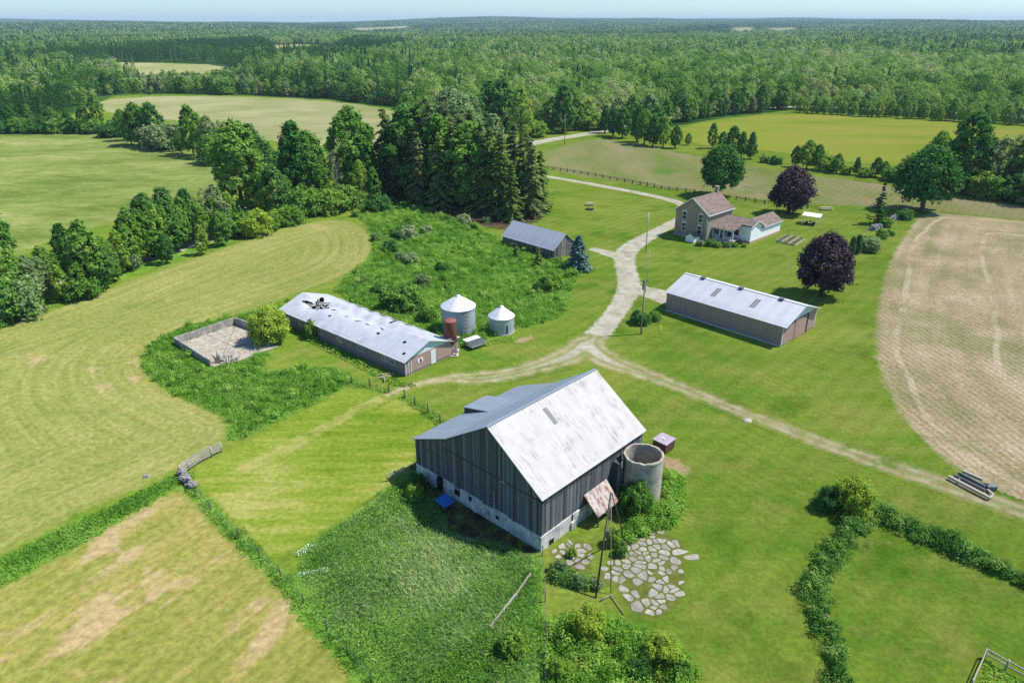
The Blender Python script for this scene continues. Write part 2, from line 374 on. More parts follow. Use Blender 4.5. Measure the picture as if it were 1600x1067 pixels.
P_TALL = [(-20.9, 52.0), (-15.6, 59.6), (-11.2, 66.0), (-9.8, 67.1), (-6.8, 63.2), (-3.9, 58.9), (-0.6, 55.7), (2.5, 53.3), (2.8, 49.8), (2.7, 42.5), (2.3, 34.1), (-7.1, 34.1), (-10.3, 38.5), (-14.3, 42.7)]
P_ROUGHPAD = [(-55.5, 97.6), (-54.6, 104.4), (-52.4, 108.4), (-43.7, 113.8), (-39.6, 118.7), (-35.5, 104.4), (-35.8, 89.7), (-29.3, 92.4), (-23.1, 91.1), (-21.3, 87.2), (-27.9, 77.8), (-33.2, 70.8), (-34.6, 75.8), (-36.6, 78.5), (-41.4, 81.4), (-47.4, 85.7), (-52.2, 90.7)]
P_ROUGHR = [(3.1, 52.6), (5.8, 51.4), (7.6, 49.4), (7.8, 48.2), (2.9, 49.4)]
P_ROUGHB = [(2.8, 45.2), (5.4, 45.6), (8.0, 45.1), (10.5, 44.2), (13.3, 42.5), (14.0, 40.0), (13.6, 36.7), (13.1, 33.6), (2.3, 33.6)]
L_ROAD = [(a[0], a[1], 3.4) for a in [(-103.7, 70.8), (-97.0, 112.1), (-84.5, 130.1), (-70.5, 156.5), (-64.1, 171.6), (-52.2, 193.2), (-38.6, 216.6), (-22.1, 250.6), (-2.5, 281.7), (10.5, 302.6), (24.7, 317.0), (38.6, 330.8), (63.1, 366.7), (87.0, 390.4), (126.6, 423.5), (165.3, 440.4), (217.1, 423.5), (267.8, 390.4), (336.2, 354.7)]]

sheet('lawn', ('poly', CLEARING), 3.0, 0, .006, ground_mat('lawn_ground', lawn_col, None))
sheet('pasture', ('poly', smooth_poly(P_PASTURE)), 2.5, 2, .012, ground_mat('pasture_ground', pasture_c, lawn_col, 2.0, 3))
sheet('mown_field', ('poly', smooth_poly(P_MOWN)), 3.0, 2, .012, ground_mat('mown_ground', mown_c, rough_col, 2, 2))
sheet('golden_field', ('poly', smooth_poly(P_GOLD)), 3.0, 2, .012, ground_mat('golden_ground', gold_c, rough_col, 2, 2))
sheet('crop_strip', ('poly', smooth_poly(P_STRIP)), 2.5, 2, .018, ground_mat('strip_ground', strip_c, lawn_col, 2, 2.5))
sheet('sprouting_field', ('poly', smooth_poly(P_PLOUGH, 2)), 1.5, 1.5, .012, ground_mat('sprouting_ground', plough_c, lawn_col, 1.2, 1.5))
sheet('hay_field', ('poly', smooth_poly(P_HAY)), 1.25, 1.2, .018, ground_mat('hay_ground', hay_c, lawn_col, 1.2, 1.2))
sheet('lower_hay_field', ('poly', smooth_poly(P_HAY2, 2)), 1.25, 1.2, .018,
      ground_mat('lower_hay_ground', lambda n: hay_c(n, '#838f3a', '#a5a450', '#bfb26c', '#cfb688', .66, .57), lawn_col, 1.2, 1.2), (), [(-57.0, 26.6), (-51.8, 37.7), (-45.3, 49.4), (-35.7, 65.0)])
sheet('paddock', ('poly', smooth_poly(P_PADDOCK, 1)), .8, .8, .018, ground_mat('paddock_ground', paddock_c, lawn_col, .8, .8))
sheet('rough_grass', [('poly', smooth_poly(P_WEEDS)), ('poly', smooth_poly(P_TALL, 1)), ('poly', smooth_poly(P_ROUGHPAD, 1)), ('poly', P_ROUGHB),
      ('line', [(-55.6, 41.9, 3), (-45.9, 50.3, 2.2), (-41.2, 56.6, 1.9), (-35.7, 65.0, 1.2)]), ('line', [(-35.7, 65.0, 0.7), (-30.3, 58.9, 0.8), (-20.4, 49.4, 0.9), (-10.5, 38.5, 1.1), (-4.2, 31.8, 1.2)])],
      .9, .6, .024, ground_mat('rough_ground', rough_col, lawn_col, .8, 1.2))
sheet('grove_floor', ('poly', smooth_poly([(-41.8, 193.2), (-37.2, 207.7), (-31.9, 224.3), (7.7, 214.8), (9.5, 181.2), (4.7, 170.4), (-1.5, 164.6), (-9.4, 171.6), (-23.4, 184.6)])), 1.5, 1.5, .030, ground_mat('grove_soil', soil_c, rough_col, 2, 4))
sheet('hedgerow_floor', ('line', [(a[0], a[1], 6.5) for a in [(-99.4, 90.7), (-89.5, 117.2), (-83.3, 127.9), (-69.9, 154.9), (-63.7, 170.4), (-52.2, 193.2), (-39.6, 211.2)]]), 1.5, 1.5, .030, ground_mat('hedgerow_soil', rough_col, lawn_col, 2, 3))
sheet('road', ('line', smooth_line(L_ROAD)), 1.2, .8, .036, ground_mat('road_gravel', gravel_c, rough_col, .6, .8))
DRIVE = [('line', smooth_line([(11.2, 230.4, 1.3), (23.4, 219.5, 1.4), (35.3, 207.7, 1.5), (44.6, 197.1, 1.5), (47.0, 187.4, 1.6), (42.7, 176.6, 1.6), (36.9, 168.6, 1.7), (30.8, 159.6, 2), (26.0, 151.9, 2.3), (23.5, 145.3, 2.2), (22.6, 134.8, 2), (22.1, 126.1, 2.2), (18.9, 116.2, 1.8), (15.6, 108.4, 1.8), (12.4, 101.4, 2.1), (9.8, 97.2, 1.9), (7.3, 94.3, 2.2), (4.6, 92.4, 1.7)])),
       ('line', smooth_line([(18.0, 150.0, 1.3), (20.5, 147.2, 1.7), (23.5, 144.4, 2.2)])), ('line', [(22.0, 125.4, 2.2), (25.6, 122.7, 2.6), (28.1, 118.7, 2.4)])]
sheet('driveway', DRIVE,
      .5, .9, .042, ground_mat('driveway_gravel', gravel_c, lawn_col, .5, .9, .9))
sheet('worn_track', [('line', smooth_line([(11.8, 100.7, 2.6), (8.5, 95.6, 2.6), (4.6, 92.8, 2.1), (0.0, 90.1, 1.7), (-3.5, 88.7, 2), (-6.4, 88.7, 1.9), (-9.7, 88.4, 1), (-13.9, 86.3, 0.9), (-17.5, 82.3, 0.8)])),
       ('line', smooth_line([(11.3, 100.0, 2.8), (13.5, 94.5, 2.5), (18.0, 90.3, 1.8), (22.5, 86.3, 1.5), (27.2, 80.9, 1.3), (33.3, 75.0, 1.35), (38.2, 70.1, 1.5), (43.4, 65.8, 1.6), (48.6, 61.6, 1.6), (55.4, 55.4, 1.6)]))],
      .5, 1.0, .048, ground_mat('track_ground', track_c, lawn_col, .9, 1.5, .7), DRIVE)
sheet('hay_track', ('line', smooth_line([(-17.5, 82.3, 0.8), (-20.8, 78.1, 0.8), (-24.3, 73.1, 0.8), (-27.5, 68.8, 0.9), (-30.6, 65.4, 0.8)])), .6, .8, .054,
      ground_mat('hay_track_ground', lambda n: n.mix(n.rng(n.noise(n.pos(), .3, 4, .7), .36, .60, 0, .75), paddock_c(n), lin('#a89c60')), paddock_c, .8, 1.8, .6))
sheet('patio_joint', [('poly', [(3.5, 53.1), (4.5, 54.0), (6.3, 54.6), (7.9, 54.1), (7.3, 51.9), (6.9, 49.7), (5.8, 50.3), (4.2, 51.6)]), ('poly', [(8.6, 48.5), (7.0, 49.4), (9.2, 52.0), (11.1, 55.1), (14.2, 56.4), (16.1, 54.3), (16.2, 52.9), (15.4, 50.8), (15.3, 48.6), (14.3, 46.8), (11.9, 44.5), (10.9, 44.8), (9.5, 46.4), (9.0, 48.7)])], .4, .5, .030,
      ground_mat('patio_joint_ground', lambda n: n.scalec(n.ramp(n.noise(n.pos(), 1.2, 4, .65), [(.3, lin('#6a7434')), (.5, lin('#7d8a3c')), (.7, lin('#9a9460'))]), .62), lawn_col, .5, .9, 1.1))
sheet('bare_soil_shade', ('poly', smooth_poly([(-11.7, 65.6), (-8.9, 62.8), (-7.2, 58.9), (-6.3, 55.7), (-3.4, 54.7), (-0.6, 53.6), (2.1, 52.4), (3.0, 53.0), (0.0, 58.9), (-8.6, 68.1), (-11.1, 67.8)], 1)), .6, .6, .030, ground_mat('bare_soil_shade_ground', lambda n: n.mix(n.rng(n.noise(n.pos(), .8, 4, .65), .48, .62, 0, .7), soil_c(n), rough_col(n)), rough_col, .8, 1.2))  # bare soil whose dark tone also paints in the barn gable's shadow
sheet('bare_earth', [('line', [(17.8, 67.8, 1), (18.7, 66.2, 0.8)]), ('line', [(1.2, 101.2, 0.8), (3.0, 102.7, 0.5)])], .4, .8, .054,
      ground_mat('bare_earth_ground', lambda n: n.scalec(n.ramp(n.noise(n.pos(), 2, 3), [(.3, lin('#a08a62')), (.7, lin('#c2ab84'))]), .75), lawn_col, .6, 1.2, .9))
# ------------------------------------------------------------------ materials of the buildings
def boards_mat(name, c0, c1, c2, w=.26, streak=7.0, rough=.9):
    n = NT(name); p = n.obj(); x, y, z = n.sep(p)
    c = n.math('ADD', x, y); q = n.math('DIVIDE', c, w)
    r = n.white(n.math('FLOOR', q)); fr = n.math('FRACT', q)
    st = n.noise(n.mapv(p, (streak, streak, .35)), 1.0, 4, .65)
    v = n.math('ADD', n.math('MULTIPLY', r, .45), n.math('MULTIPLY', st, .55))
    col = n.ramp(v, [(.25, lin(c0)), (.5, lin(c1)), (.78, lin(c2))])
    gap = n.rng(fr, .0, .07, .75, 1.0)
    col = n.scalec(col, gap)
    return n.pbr(col, rough, bump=n.bump(st, .3, .02))
def roof_metal(name, base, dark, along='y', sheet=.76, course=2.6, metal=.35, rough=.5, wear=.5, k=1.0, rust=None):
    n = NT(name); p = n.obj(); x, y, z = n.sep(p)
    a, b = (x, y) if along == 'y' else (y, x)      # a across the sheets, b down the slope
    ai = n.math('FLOOR', n.math('DIVIDE', a, sheet)); bi = n.math('FLOOR', n.math('DIVIDE', b, course))
    pan = n.white(n.math('ADD', n.math('MULTIPLY', ai, 7.13), n.math('MULTIPLY', bi, 3.77)))
    sc = (15, .55, 1) if along == 'y' else (.55, 15, 1)
    st = n.noise(n.mapv(p, sc), 1.0, 4, .6)
    patch = n.noise(p, .55, 4, .65)
    m = n.rng(n.math('ADD', n.math('MULTIPLY', st, .62), n.math('MULTIPLY', patch, .38)), .52, .66, 0, wear)
    col = n.mix(m, lin(base), lin(dark))
    col = n.scalec(col, n.rng(pan, 0, 1, .95, 1.03))
    if rust:
        col = n.mix(n.rng(n.noise(n.mapv(p, (2.6, 1.1, 1)), 1.0, 4, .7), .50, .60, 0, .85), col, lin(rust))
    seam = n.math('FRACT', n.math('DIVIDE', b, course))
    col = n.scalec(col, n.rng(seam, 0, .03, .88, 1.0))
    rib = n.math('SINE', n.math('MULTIPLY', a, 2*math.pi/.20))
    return n.pbr(n.scalec(col, k), rough, metal, n.bump(rib, .35, .03), .4)
ISLE = ('flagstone', 'field_stone', 'silvered_wood')
def plain(name, c, rough=.7, metal=0.0, var=.25, sc=2.0, k=1.0):
    n = NT(name); p = n.obj()
    f = n.math('MULTIPLY', n.rng(n.noise(p, sc, 5, .65), .28, .72, 1-var, 1+var), n.rng(n.island(), 0, 1, 1-var*.6, 1+var*.4) if name in ISLE else 1.0)
    return n.pbr(n.scalec(n.mix(0.0, lin(c), lin(c)), n.math('MULTIPLY', f, k)), rough, metal, n.bump(n.noise(p, sc*6, 3), .15, .02))
def concrete_mat(name, c0='#8f8c84', c1='#b3afa5', c2='#c9c5ba', hoop=None):
    n = NT(name); p = n.obj(); z = n.sep(p)[2]
    col = n.ramp(n.noise(p, 1.1, 5, .65), [(.3, lin(c0)), (.5, lin(c1)), (.7, lin(c2))])
    stain = n.noise(n.mapv(p, (2.5, 2.5, .25)), 1.0, 4, .6)
    col = n.scalec(col, n.rng(stain, .35, .65, .78, 1.1))
    h = n.noise(p, 9, 3)
    if hoop:
        fr = n.math('FRACT', n.math('DIVIDE', z, hoop)); col = n.scalec(col, n.rng(fr, 0, .12, .78, 1.0))
    return n.pbr(col, .92, bump=n.bump(h, .35, .03))
def shingle_mat(name, c0, c1, c2):
    n = NT(name); p = n.obj(); x, y, z = n.sep(p)
    row = n.math('FLOOR', n.math('DIVIDE', z, .085))
    cell = n.white(n.math('ADD', n.math('MULTIPLY', row, 5.31), n.math('FLOOR', n.math('DIVIDE', n.math('ADD', x, y), .32))))
    col = n.ramp(n.math('ADD', n.math('MULTIPLY', cell, .5), n.math('MULTIPLY', n.noise(p, .8, 4), .5)), [(.25, lin(c0)), (.5, lin(c1)), (.75, lin(c2))])
    return n.pbr(col, .95)
def brick_mat(name):
    n = NT(name); p = n.obj(); x, y, z = n.sep(p)
    cb = n.n('ShaderNodeCombineXYZ'); n.put(cb.inputs[0], n.math('ADD', x, y)); n.put(cb.inputs[1], z)
    b = n.n('ShaderNodeTexBrick'); n.put(b.inputs['Vector'], cb.outputs[0])
    b.inputs['Color1'].default_value = lin('#998a74'); b.inputs['Color2'].default_value = lin('#857762'); b.inputs['Mortar'].default_value = lin('#aaa094')
    b.inputs['Scale'].default_value = 1.0; b.inputs['Brick Width'].default_value = .24; b.inputs['Row Height'].default_value = .085; b.inputs['Mortar Size'].default_value = .008
    col = n.scalec(b.outputs['Color'], n.rng(n.noise(p, .8, 4), .3, .7, .85, 1.12))
    return n.pbr(col, .92)
def clapboard(name, c='#eeeeec', pitch=.18):
    n = NT(name); p = n.obj(); z = n.sep(p)[2]
    fr = n.math('FRACT', n.math('DIVIDE', z, pitch))
    col = n.scalec(n.mix(0.0, lin(c), lin(c)), n.math('MULTIPLY', n.rng(fr, 0, .14, .72, 1.0), n.rng(n.noise(p, 1.2, 4), .3, .7, .94, 1.04)))
    return n.pbr(col, .6)
def ribbed(name, c, along=None, pitch=.30, rough=.6, metal=0.0, k=1.0, dirt='#6d5f4e', dirt_w=.35):
    n = NT(name); p = n.obj(); x, y, z = n.sep(p)
    fr = n.math('FRACT', n.math('DIVIDE', n.math('ADD', x, y), pitch))
    st = n.noise(n.mapv(p, (3, 3, .4)), 1.0, 4, .6)
    col = n.mix(n.rng(st, .45, .75, 0, dirt_w), lin(c), lin(dirt))
    col = n.scalec(col, n.math('MULTIPLY', n.rng(fr, 0, .12, .78, 1.0), k))
    return n.pbr(col, rough, metal)
def corrugated_round(name, c, dirt, k=1.0):
    n = NT(name); p = n.obj(); z = n.sep(p)[2]
    wv = n.math('SINE', n.math('MULTIPLY', z, 2*math.pi/.22))
    pan = n.white(n.math('FLOOR', n.math('DIVIDE', z, .9)))
    st = n.noise(n.mapv(p, (2.5, 2.5, .3)), 1.0, 4, .6)
    col = n.mix(n.rng(st, .48, .75, 0, .45), lin(c), lin(dirt))
    col = n.scalec(col, n.math('MULTIPLY', n.rng(pan, 0, 1, .9, 1.05), n.math('MULTIPLY', n.rng(wv, -1, 1, .88, 1.04), k)))
    return n.pbr(col, .5, .25, n.bump(wv, .3, .04))
def cone_roof_mat(name):
    n = NT(name); p = n.obj(); x, y, z = n.sep(p)
    a = n.math('ARCTAN2', y, x); pan = n.math('FLOOR', n.math('MULTIPLY', a, 22/(2*math.pi)))
    r = n.white(pan); fr = n.math('FRACT', n.math('MULTIPLY', a, 22/(2*math.pi)))
    col = n.mix(n.math('MULTIPLY', n.rng(r, .55, 1, 0, .8), n.rng(n.noise(p, 1.6, 4, .65), .45, .62)), lin('#dfe1e4'), lin('#c39a78'))
    col = n.scalec(col, n.rng(fr, 0, .1, .75, 1.0))
    return n.pbr(col, .5, .25)
M = {}
M['barn_board'] = boards_mat('weathered_barn_boards', '#404446', '#595e60', '#7e8387', .27)
M['barn_board_dark'] = M['barn_board']
M['shed_board'] = boards_mat('grey_shed_boards', '#45433f', '#68645f', '#8f8a82', .24)
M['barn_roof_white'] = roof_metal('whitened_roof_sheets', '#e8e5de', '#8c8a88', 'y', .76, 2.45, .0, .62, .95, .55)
M['barn_roof_shaded'] = roof_metal('sky_shaded_roof_sheets', '#a9b3bd', '#7b8690', 'y', .76, 2.45, .25, .55, .45, .70)  # shade and sky reflection on this slope are put into the sheet colour
M['found'] = concrete_mat('whitewashed_stone', '#8d8d88', '#c3c2bb', '#dbd9d2')
M['silo'] = concrete_mat('silo_concrete', '#8f887b', '#aea695', '#c2baa8', .78)
M['slab'] = concrete_mat('slab_concrete', '#847b6d', '#a59b8b', '#bab09f')
M['padwall'] = concrete_mat('pad_wall_concrete', '#77746f', '#98948d', '#b5b0a6')
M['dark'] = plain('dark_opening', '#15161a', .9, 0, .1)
M['white'] = plain('white_paint', '#d2d4d4', .55, 0, .05)
M['glass'] = plain('window_glass', '#2a3238', .15, 0, .1)
M['steel'] = plain('galvanised_steel', '#a6adb2', .45, .6, .12)
M['iron'] = plain('grey_iron', '#6b6f70', .6, .3, .25)
M['oldwood'] = plain('silvered_wood', '#a39d92', .9, 0, .3, 6)
M['polewood'] = plain('weathered_pole', '#8b8172', .9, 0, .25, 4)
M['darkwood'] = plain('dark_post_wood', '#4b4640', .9, 0, .3, 5)
M['rust'] = plain('rusty_steel', '#6f4438', .75, .15, .35, 1.6)
M['rusttop'] = plain('rusty_lid', '#8a5446', .75, .1, .3, 1.2)
M['redshed'] = ribbed('brown_metal_box', '#5d3a34', pitch=.25)
M['redroof'] = plain('mauve_metal_lid', '#a898a4', .55, .2, .2)
M['brick'] = brick_mat('buff_brick')
M['shingle'] = shingle_mat('brown_shingles', '#62544c', '#74655b', '#887970')
M['clap'] = clapboard('white_clapboard')
M['stone_base'] = concrete_mat('stone_footing', '#84868a', '#a4a6a8', '#bcbcb8')
M['taupe'] = ribbed('taupe_metal_siding', '#97847f', pitch=.30)
M['taupe_end'] = ribbed('pinkish_metal_siding', '#a88d82', pitch=.30)
M['bluewhite'] = ribbed('pale_gable_siding', '#cfd8dd', pitch=.3, dirt='#9aa4ab')
M['shed_roof'] = roof_metal('long_shed_roof', '#d9dcdf', '#9fa5aa', 'y', .95, 50, .15, .5, .45, .70)
M['coop_roof'] = roof_metal('coop_roof_sheets', '#d5dade', '#9aa3aa', 'y', .80, 1.25, .12, .55, .85, .70)
M['grey_roof'] = roof_metal('small_shed_roof', '#c0c5cb', '#8e949b', 'y', .8, 50, .2, .5, .3, .78)
M['lap_roof'] = roof_metal('rusty_lean_to_sheets', '#c9bdb4', '#5e4c44', 'y', .7, 1.6, .1, .6, 1.0, .72, rust='#84543f')
M['skylight'] = ribbed('grey_skylight', '#6f746f', pitch=.2)
M['bin'] = corrugated_round('galvanised_bin', '#b9c3c8', '#98a2a6', .85)
M['binroof'] = cone_roof_mat('bin_roof')
M['blue'] = plain('blue_panel', '#2f74b8', .5, 0, .08)
M['yellow'] = plain('yellow_guard', '#e2c81f', .5, 0, .05)
M['navy'] = plain('navy_cloth', '#2b2f66', .8, 0, .1)
M['lumber'] = plain('raw_lumber', '#b0a288', .85, 0, .2, 4)
M['blacksoil'] = plain('garden_soil', '#4d4031', .95, 0, .3, 5)
M['fieldstone'] = plain('field_stone', '#8b8886', .95, 0, .35, 1.5)
M['flag'] = plain('flagstone', '#918c80', .9, 0, .38, 1.8)
M['orange'] = plain('orange_tarp', '#c9683a', .8, 0, .2)

# ------------------------------------------------------------------ barn
BA = 43.2
barn = tag(bearing_empty('barn', (2.69, 53.15), BA), 'big weathered grey board barn with one white and one sky-tinted shaded metal roof slope', 'barn')
bL, bW = 16.1, 17.7
RY, RZ, KY, KZ, LY, LZ, EZ = 6.65, 10.75, 12.6, 6.95, 18.0, 4.65, 6.1       # ridge, kink and eave of the roof across the barn
def barn_top(y):
    if y < RY: return EZ+(RZ-EZ)*y/RY
    if y < KY: return RZ+(KZ-RZ)*(y-RY)/(KY-RY)
    return KZ+(LZ-KZ)*(y-KY)/(LY-KY)
def board_wall(m, p, d, nrm, length, zb, zt, w=.27, th=.03, gap=.012, seed=1):
    r = random.Random(seed); t = 0.0
    while t < length-.02:
        ww = min(w*r.uniform(.75, 1.2), length-t); a = t+gap*r.uniform(0, .7); b = t+ww
        o = r.uniform(-.012, .015); zj = r.uniform(-.06, .03)
        P = lambda s, z, off: (p[0]+d[0]*s+nrm[0]*off, p[1]+d[1]*s+nrm[1]*off, z)
        m.hexa([P(a, zb(a)+zj, o), P(a, zb(a)+zj, o+th), P(b, zb(b)+zj, o+th), P(b, zb(b)+zj, o)],
               [P(a, zt(a), o), P(a, zt(a), o+th), P(b, zt(b), o+th), P(b, zt(b), o)])
        t += ww
m = MB()
FH = 1.64
# dark inner shell so the gaps between boards read dark
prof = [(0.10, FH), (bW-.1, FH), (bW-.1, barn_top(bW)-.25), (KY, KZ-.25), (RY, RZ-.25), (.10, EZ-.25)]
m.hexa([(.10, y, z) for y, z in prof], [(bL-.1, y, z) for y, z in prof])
m.build('dark_inner_shell', M['dark'], barn)
m = MB()
board_wall(m, (0, 0), (0, 1), (-1, 0), bW, lambda t: FH, lambda t: barn_top(t)-.16, seed=3)
board_wall(m, (bL, 0), (0, 1), (1, 0), bW, lambda t: .2, lambda t: barn_top(t)-.16, seed=4)
board_wall(m, (0, 0), (1, 0), (0, -1), bL, lambda t: FH, lambda t: EZ-.16, seed=5)
board_wall(m, (0, bW), (1, 0), (0, 1), bL, lambda t: FH, lambda t: barn_top(bW)-.16, seed=6)
m.build('wall', M['barn_board'], barn)
# belt boards where the siding laps, the hay door track and trims
m = MB()
for q in ((-.075, .0, 5.42, -.04, 13.2, 5.56), (-.06, 13.6, 4.1, -.03, 16.6, 4.2), (.3, -.075, 5.05, 7.6, -.035, 5.17), (8.1, -.08, 5.2, 13.6, -.035, 5.34)):
    m = MB(); m.box(*q); m.build('belt_board', M['darkwood'], barn)
for q in ((-.05, -.055, FH, .10, .02, EZ-.2), (-.055, bW-.05, FH, .05, bW+.05, LZ-.1)):
    m = MB(); m.box(*q); m.build('corner_board', M['darkwood'], barn)
m = MB()
m.box(3.2, -.075, 2.0, 6.3, -.035, 5.0); 
m.build('sliding_door', M['barn_board'], barn)
for q in ((-.10, 5.95, FH-.6, -.04, 6.05, FH+2.1), (-.11, 4.55, 5.35, -.05, 5.0, 5.5)):
    m = MB(); m.box(*q); m.build('loose_board', M['oldwood'], barn)
# stepped stone footing: lower and open towards the far corner
m = MB()
steps = [(0, 4.2, FH+.02), (4.2, 6.2, FH+.14), (6.2, 7.6, FH-.08), (7.6, 10.8, FH+.10), (10.8, 11.7, FH-.25), (11.7, 13.4, FH+.12), (14.4, 16.2, FH+.04), (16.2, bW, FH-.02)]
for a, b, z in steps: m.box(-.14, a+.002, -.2, .25, b-.002, z)
m.box(.25, -.14, -.2, 6.6, .25, FH+.03); m.box(-.14, -.14, -.2, .249, -.001, FH+.03)
m.box(6.602, -.10, -.2, bL, .25, FH); m.box(bL-.25, .252, -.2, bL+.1, bW, FH-.5); m.box(.252, bW-.25, -.2, bL-.252, bW+.1, FH)
m.box(-.22, 8.4, -.2, -.142, 9.0, .9); m.box(4.2, -.3, -.2, 4.9, -.142, .9)
m.build('foundation', M['found'], barn)
m = MB()
for q in ((-.16, 13.41, -.1, -.02, 14.39, 1.45), (-.155, 10.85, .7, -.145, 11.65, 1.38), (-.155, 9.1, 1.0, -.145, 9.5, 1.55), (-.155, 5.3, .75, -.145, 5.75, 1.15), (1.0, -.155, .05, 1.7, -.145, .62), (4.3, -.175, 1.0, 4.5, -.145, 1.75)):
    m = MB(); m.box(*q); m.build('opening', M['dark'], barn)
def roof_slab(name, pts, mat, th=.07, parent=barn):
    mm = MB(); mm.slab(pts, th); return mm.build(name, mat, parent)
O = .28
roof_slab('roof', [(-O, -.30, EZ-.21), (bL+O, -.30, EZ-.21), (bL+O, RY, RZ), (-O, RY, RZ)], M['barn_roof_white'])
roof_slab('roof', [(-O, RY+.001, RZ), (bL+O, RY+.001, RZ), (bL+O, KY, KZ), (-O, KY, KZ)], M['barn_roof_shaded'])
roof_slab('roof', [(-O, KY+.001, KZ), (bL+O, KY+.001, KZ), (bL+O, LY+.1, LZ-.04), (-O, LY+.1, LZ-.04)], M['barn_roof_shaded'])
m = MB(); m.bar((-O-.01, RY, RZ+.02), (bL+O+.01, RY, RZ+.02), .30, .05); m.build('ridge_cap', M['steel'], barn)
# raised dormer roof over the bank entrance on the far slope
m = MB(); dz = .72
m.slab([(7.3, 14.2, barn_top(14.2)+.05), (11.1, 14.2, barn_top(14.2)+.05), (11.1, 18.15, LZ+dz), (7.3, 18.15, LZ+dz)], .08)
dorm = m.build('dormer', M['barn_roof_shaded'], barn)
m = MB()
for xx in (7.36, 10.96):
    m.hexa([(xx, 14.4, barn_top(14.4)), (xx, 18.0, LZ-.02), (xx+.08, 18.0, LZ-.02), (xx+.08, 14.4, barn_top(14.4))][::-1], [(xx, 14.4, barn_top(14.4)+.02), (xx, 18.0, LZ+dz-.09), (xx+.08, 18.0, LZ+dz-.09), (xx+.08, 14.4, barn_top(14.4)+.02)][::-1])
m.box(7.45, 17.95, LZ-.1, 10.95, 18.02, LZ+dz-.1)
m.build('cheek', M['darkwood'], dorm)
# skylight on the white slope
def on_right(x, y, up=.03): return (x, y, EZ+(RZ-EZ)*y/RY+up)
m = MB(); m.slab([on_right(6.6, 4.15), on_right(7.15, 4.15), on_right(7.15, 5.75), on_right(6.6, 5.75)], .02); m.build('skylight', M['skylight'], barn)
m = MB(); m.slab([(6.1, -2.0, 1.42), (9.45, -2.0, 1.5), (9.8, -.12, 3.1), (6.15, -.12, 3.05)], .06)
lt = m.build('lean_to_roof', M['lap_roof'], barn)
for p, q in (((6.4, -1.8, 0), (6.4, -1.8, 1.38)), ((9.2, -1.8, 0), (9.2, -1.8, 1.42))):
    m = MB(); m.bar(p, q, .12); m.build('post', M['darkwood'], lt)
m = MB(); m.box(10.9, -1.0, 0, 12.0, -.04, 4.6); m.bar((10.8, -1.2, 4.3), (12.1, -.3, 5.3), .12, .5); m.bar((11.2, -.9, 4.9), (12.4, -1.1, 4.6), .1, .4); m.build('silo_chute', M['barn_board'], barn)

# ------------------------------------------------------------------ silo, box, awning
def ruin_ring(m, r, ri, h, n=48, seed=2):
    rr = random.Random(seed); hz = [h+rr.uniform(-.10, .05) for _ in range(n)]
    for k in range(n):
        a, b = 2*math.pi*k/n, 2*math.pi*(k+1)/n; z = hz[k]
        m.hexa([(ri*math.cos(a), ri*math.sin(a), -.1), (r*math.cos(a), r*math.sin(a), -.1), (r*math.cos(b), r*math.sin(b), -.1), (ri*math.cos(b), ri*math.sin(b), -.1)],
               [(ri*math.cos(a), ri*math.sin(a), z), (r*math.cos(a), r*math.sin(a), z), (r*math.cos(b), r*math.sin(b), hz[(k+1) % n]), (ri*math.cos(b), ri*math.sin(b), hz[(k+1) % n])])
silo = tag(empty('silo', (13.3, 61.4, 0)), 'open topped round concrete silo standing against the barn', 'silo')
m = MB(); ruin_ring(m, 2.0, 1.80, 5.3); m.build('stave_wall', M['silo'], silo)
m = MB(); m.lathe([(0, .02), (1.79, .02)], 32); m.build('floor', M['blacksoil'], silo)
m = MB(); m.lathe([(1.84, 5.16), (2.04, 5.16), (2.04, 5.24), (1.84, 5.24)], 48); m.build('rim', M['slab'], silo)

box = tag(bearing_empty('metal_box', (17.45, 69.3), 43), 'small rusty brown metal box with a mauve lid behind the silo', 'storage box')
m = MB(); m.box(0, 0, .18, 1.9, 1.75, 1.25); m.build('body', M['redshed'], box)
m = MB(); m.slab([(-.08, -.08, 1.34), (1.98, -.08, 1.34), (1.98, 1.83, 1.42), (-.08, 1.83, 1.42)], .06); lid = m.build('lid', M['redroof'], box)
m = MB(); m.box(.8, .8, 1.40, 1.05, 1.2, 1.46); m.build('patch', M['white'], lid)
for x in (.05, 1.7):
    m = MB(); m.box(x, .05, 0, x+.15, 1.7, .178); m.build('skid', M['darkwood'], box)

awn = tag(bearing_empty('trailer_awning', (-6.76, 59.62), 43), 'bright blue tilted panel on a metal frame in the barn shade', 'panel')
m = MB(); m.slab([(-.75, -.7, .75), (.75, -.7, .75), (.75, .7, 1.05), (-.75, .7, 1.05)], .05); m.build('panel', M['blue'], awn)
for x, y in ((-.65, -.6), (.65, -.6), (.65, .6), (-.65, .6)):
    m = MB(); m.bar((x, y, 0), (x, y, .69 if y < 0 else .95), .06); m.build('leg', M['iron'], awn)
for p in (((-.7, .6, .95), (-.9, 1.5, .8), (-.9, 2.1, .05)), ((.6, .6, .95), (.4, 1.6, .8), (.4, 2.1, .05))):
    m = MB(); m.tube(p, .025, 6); m.build('drawbar', M['iron'], awn)
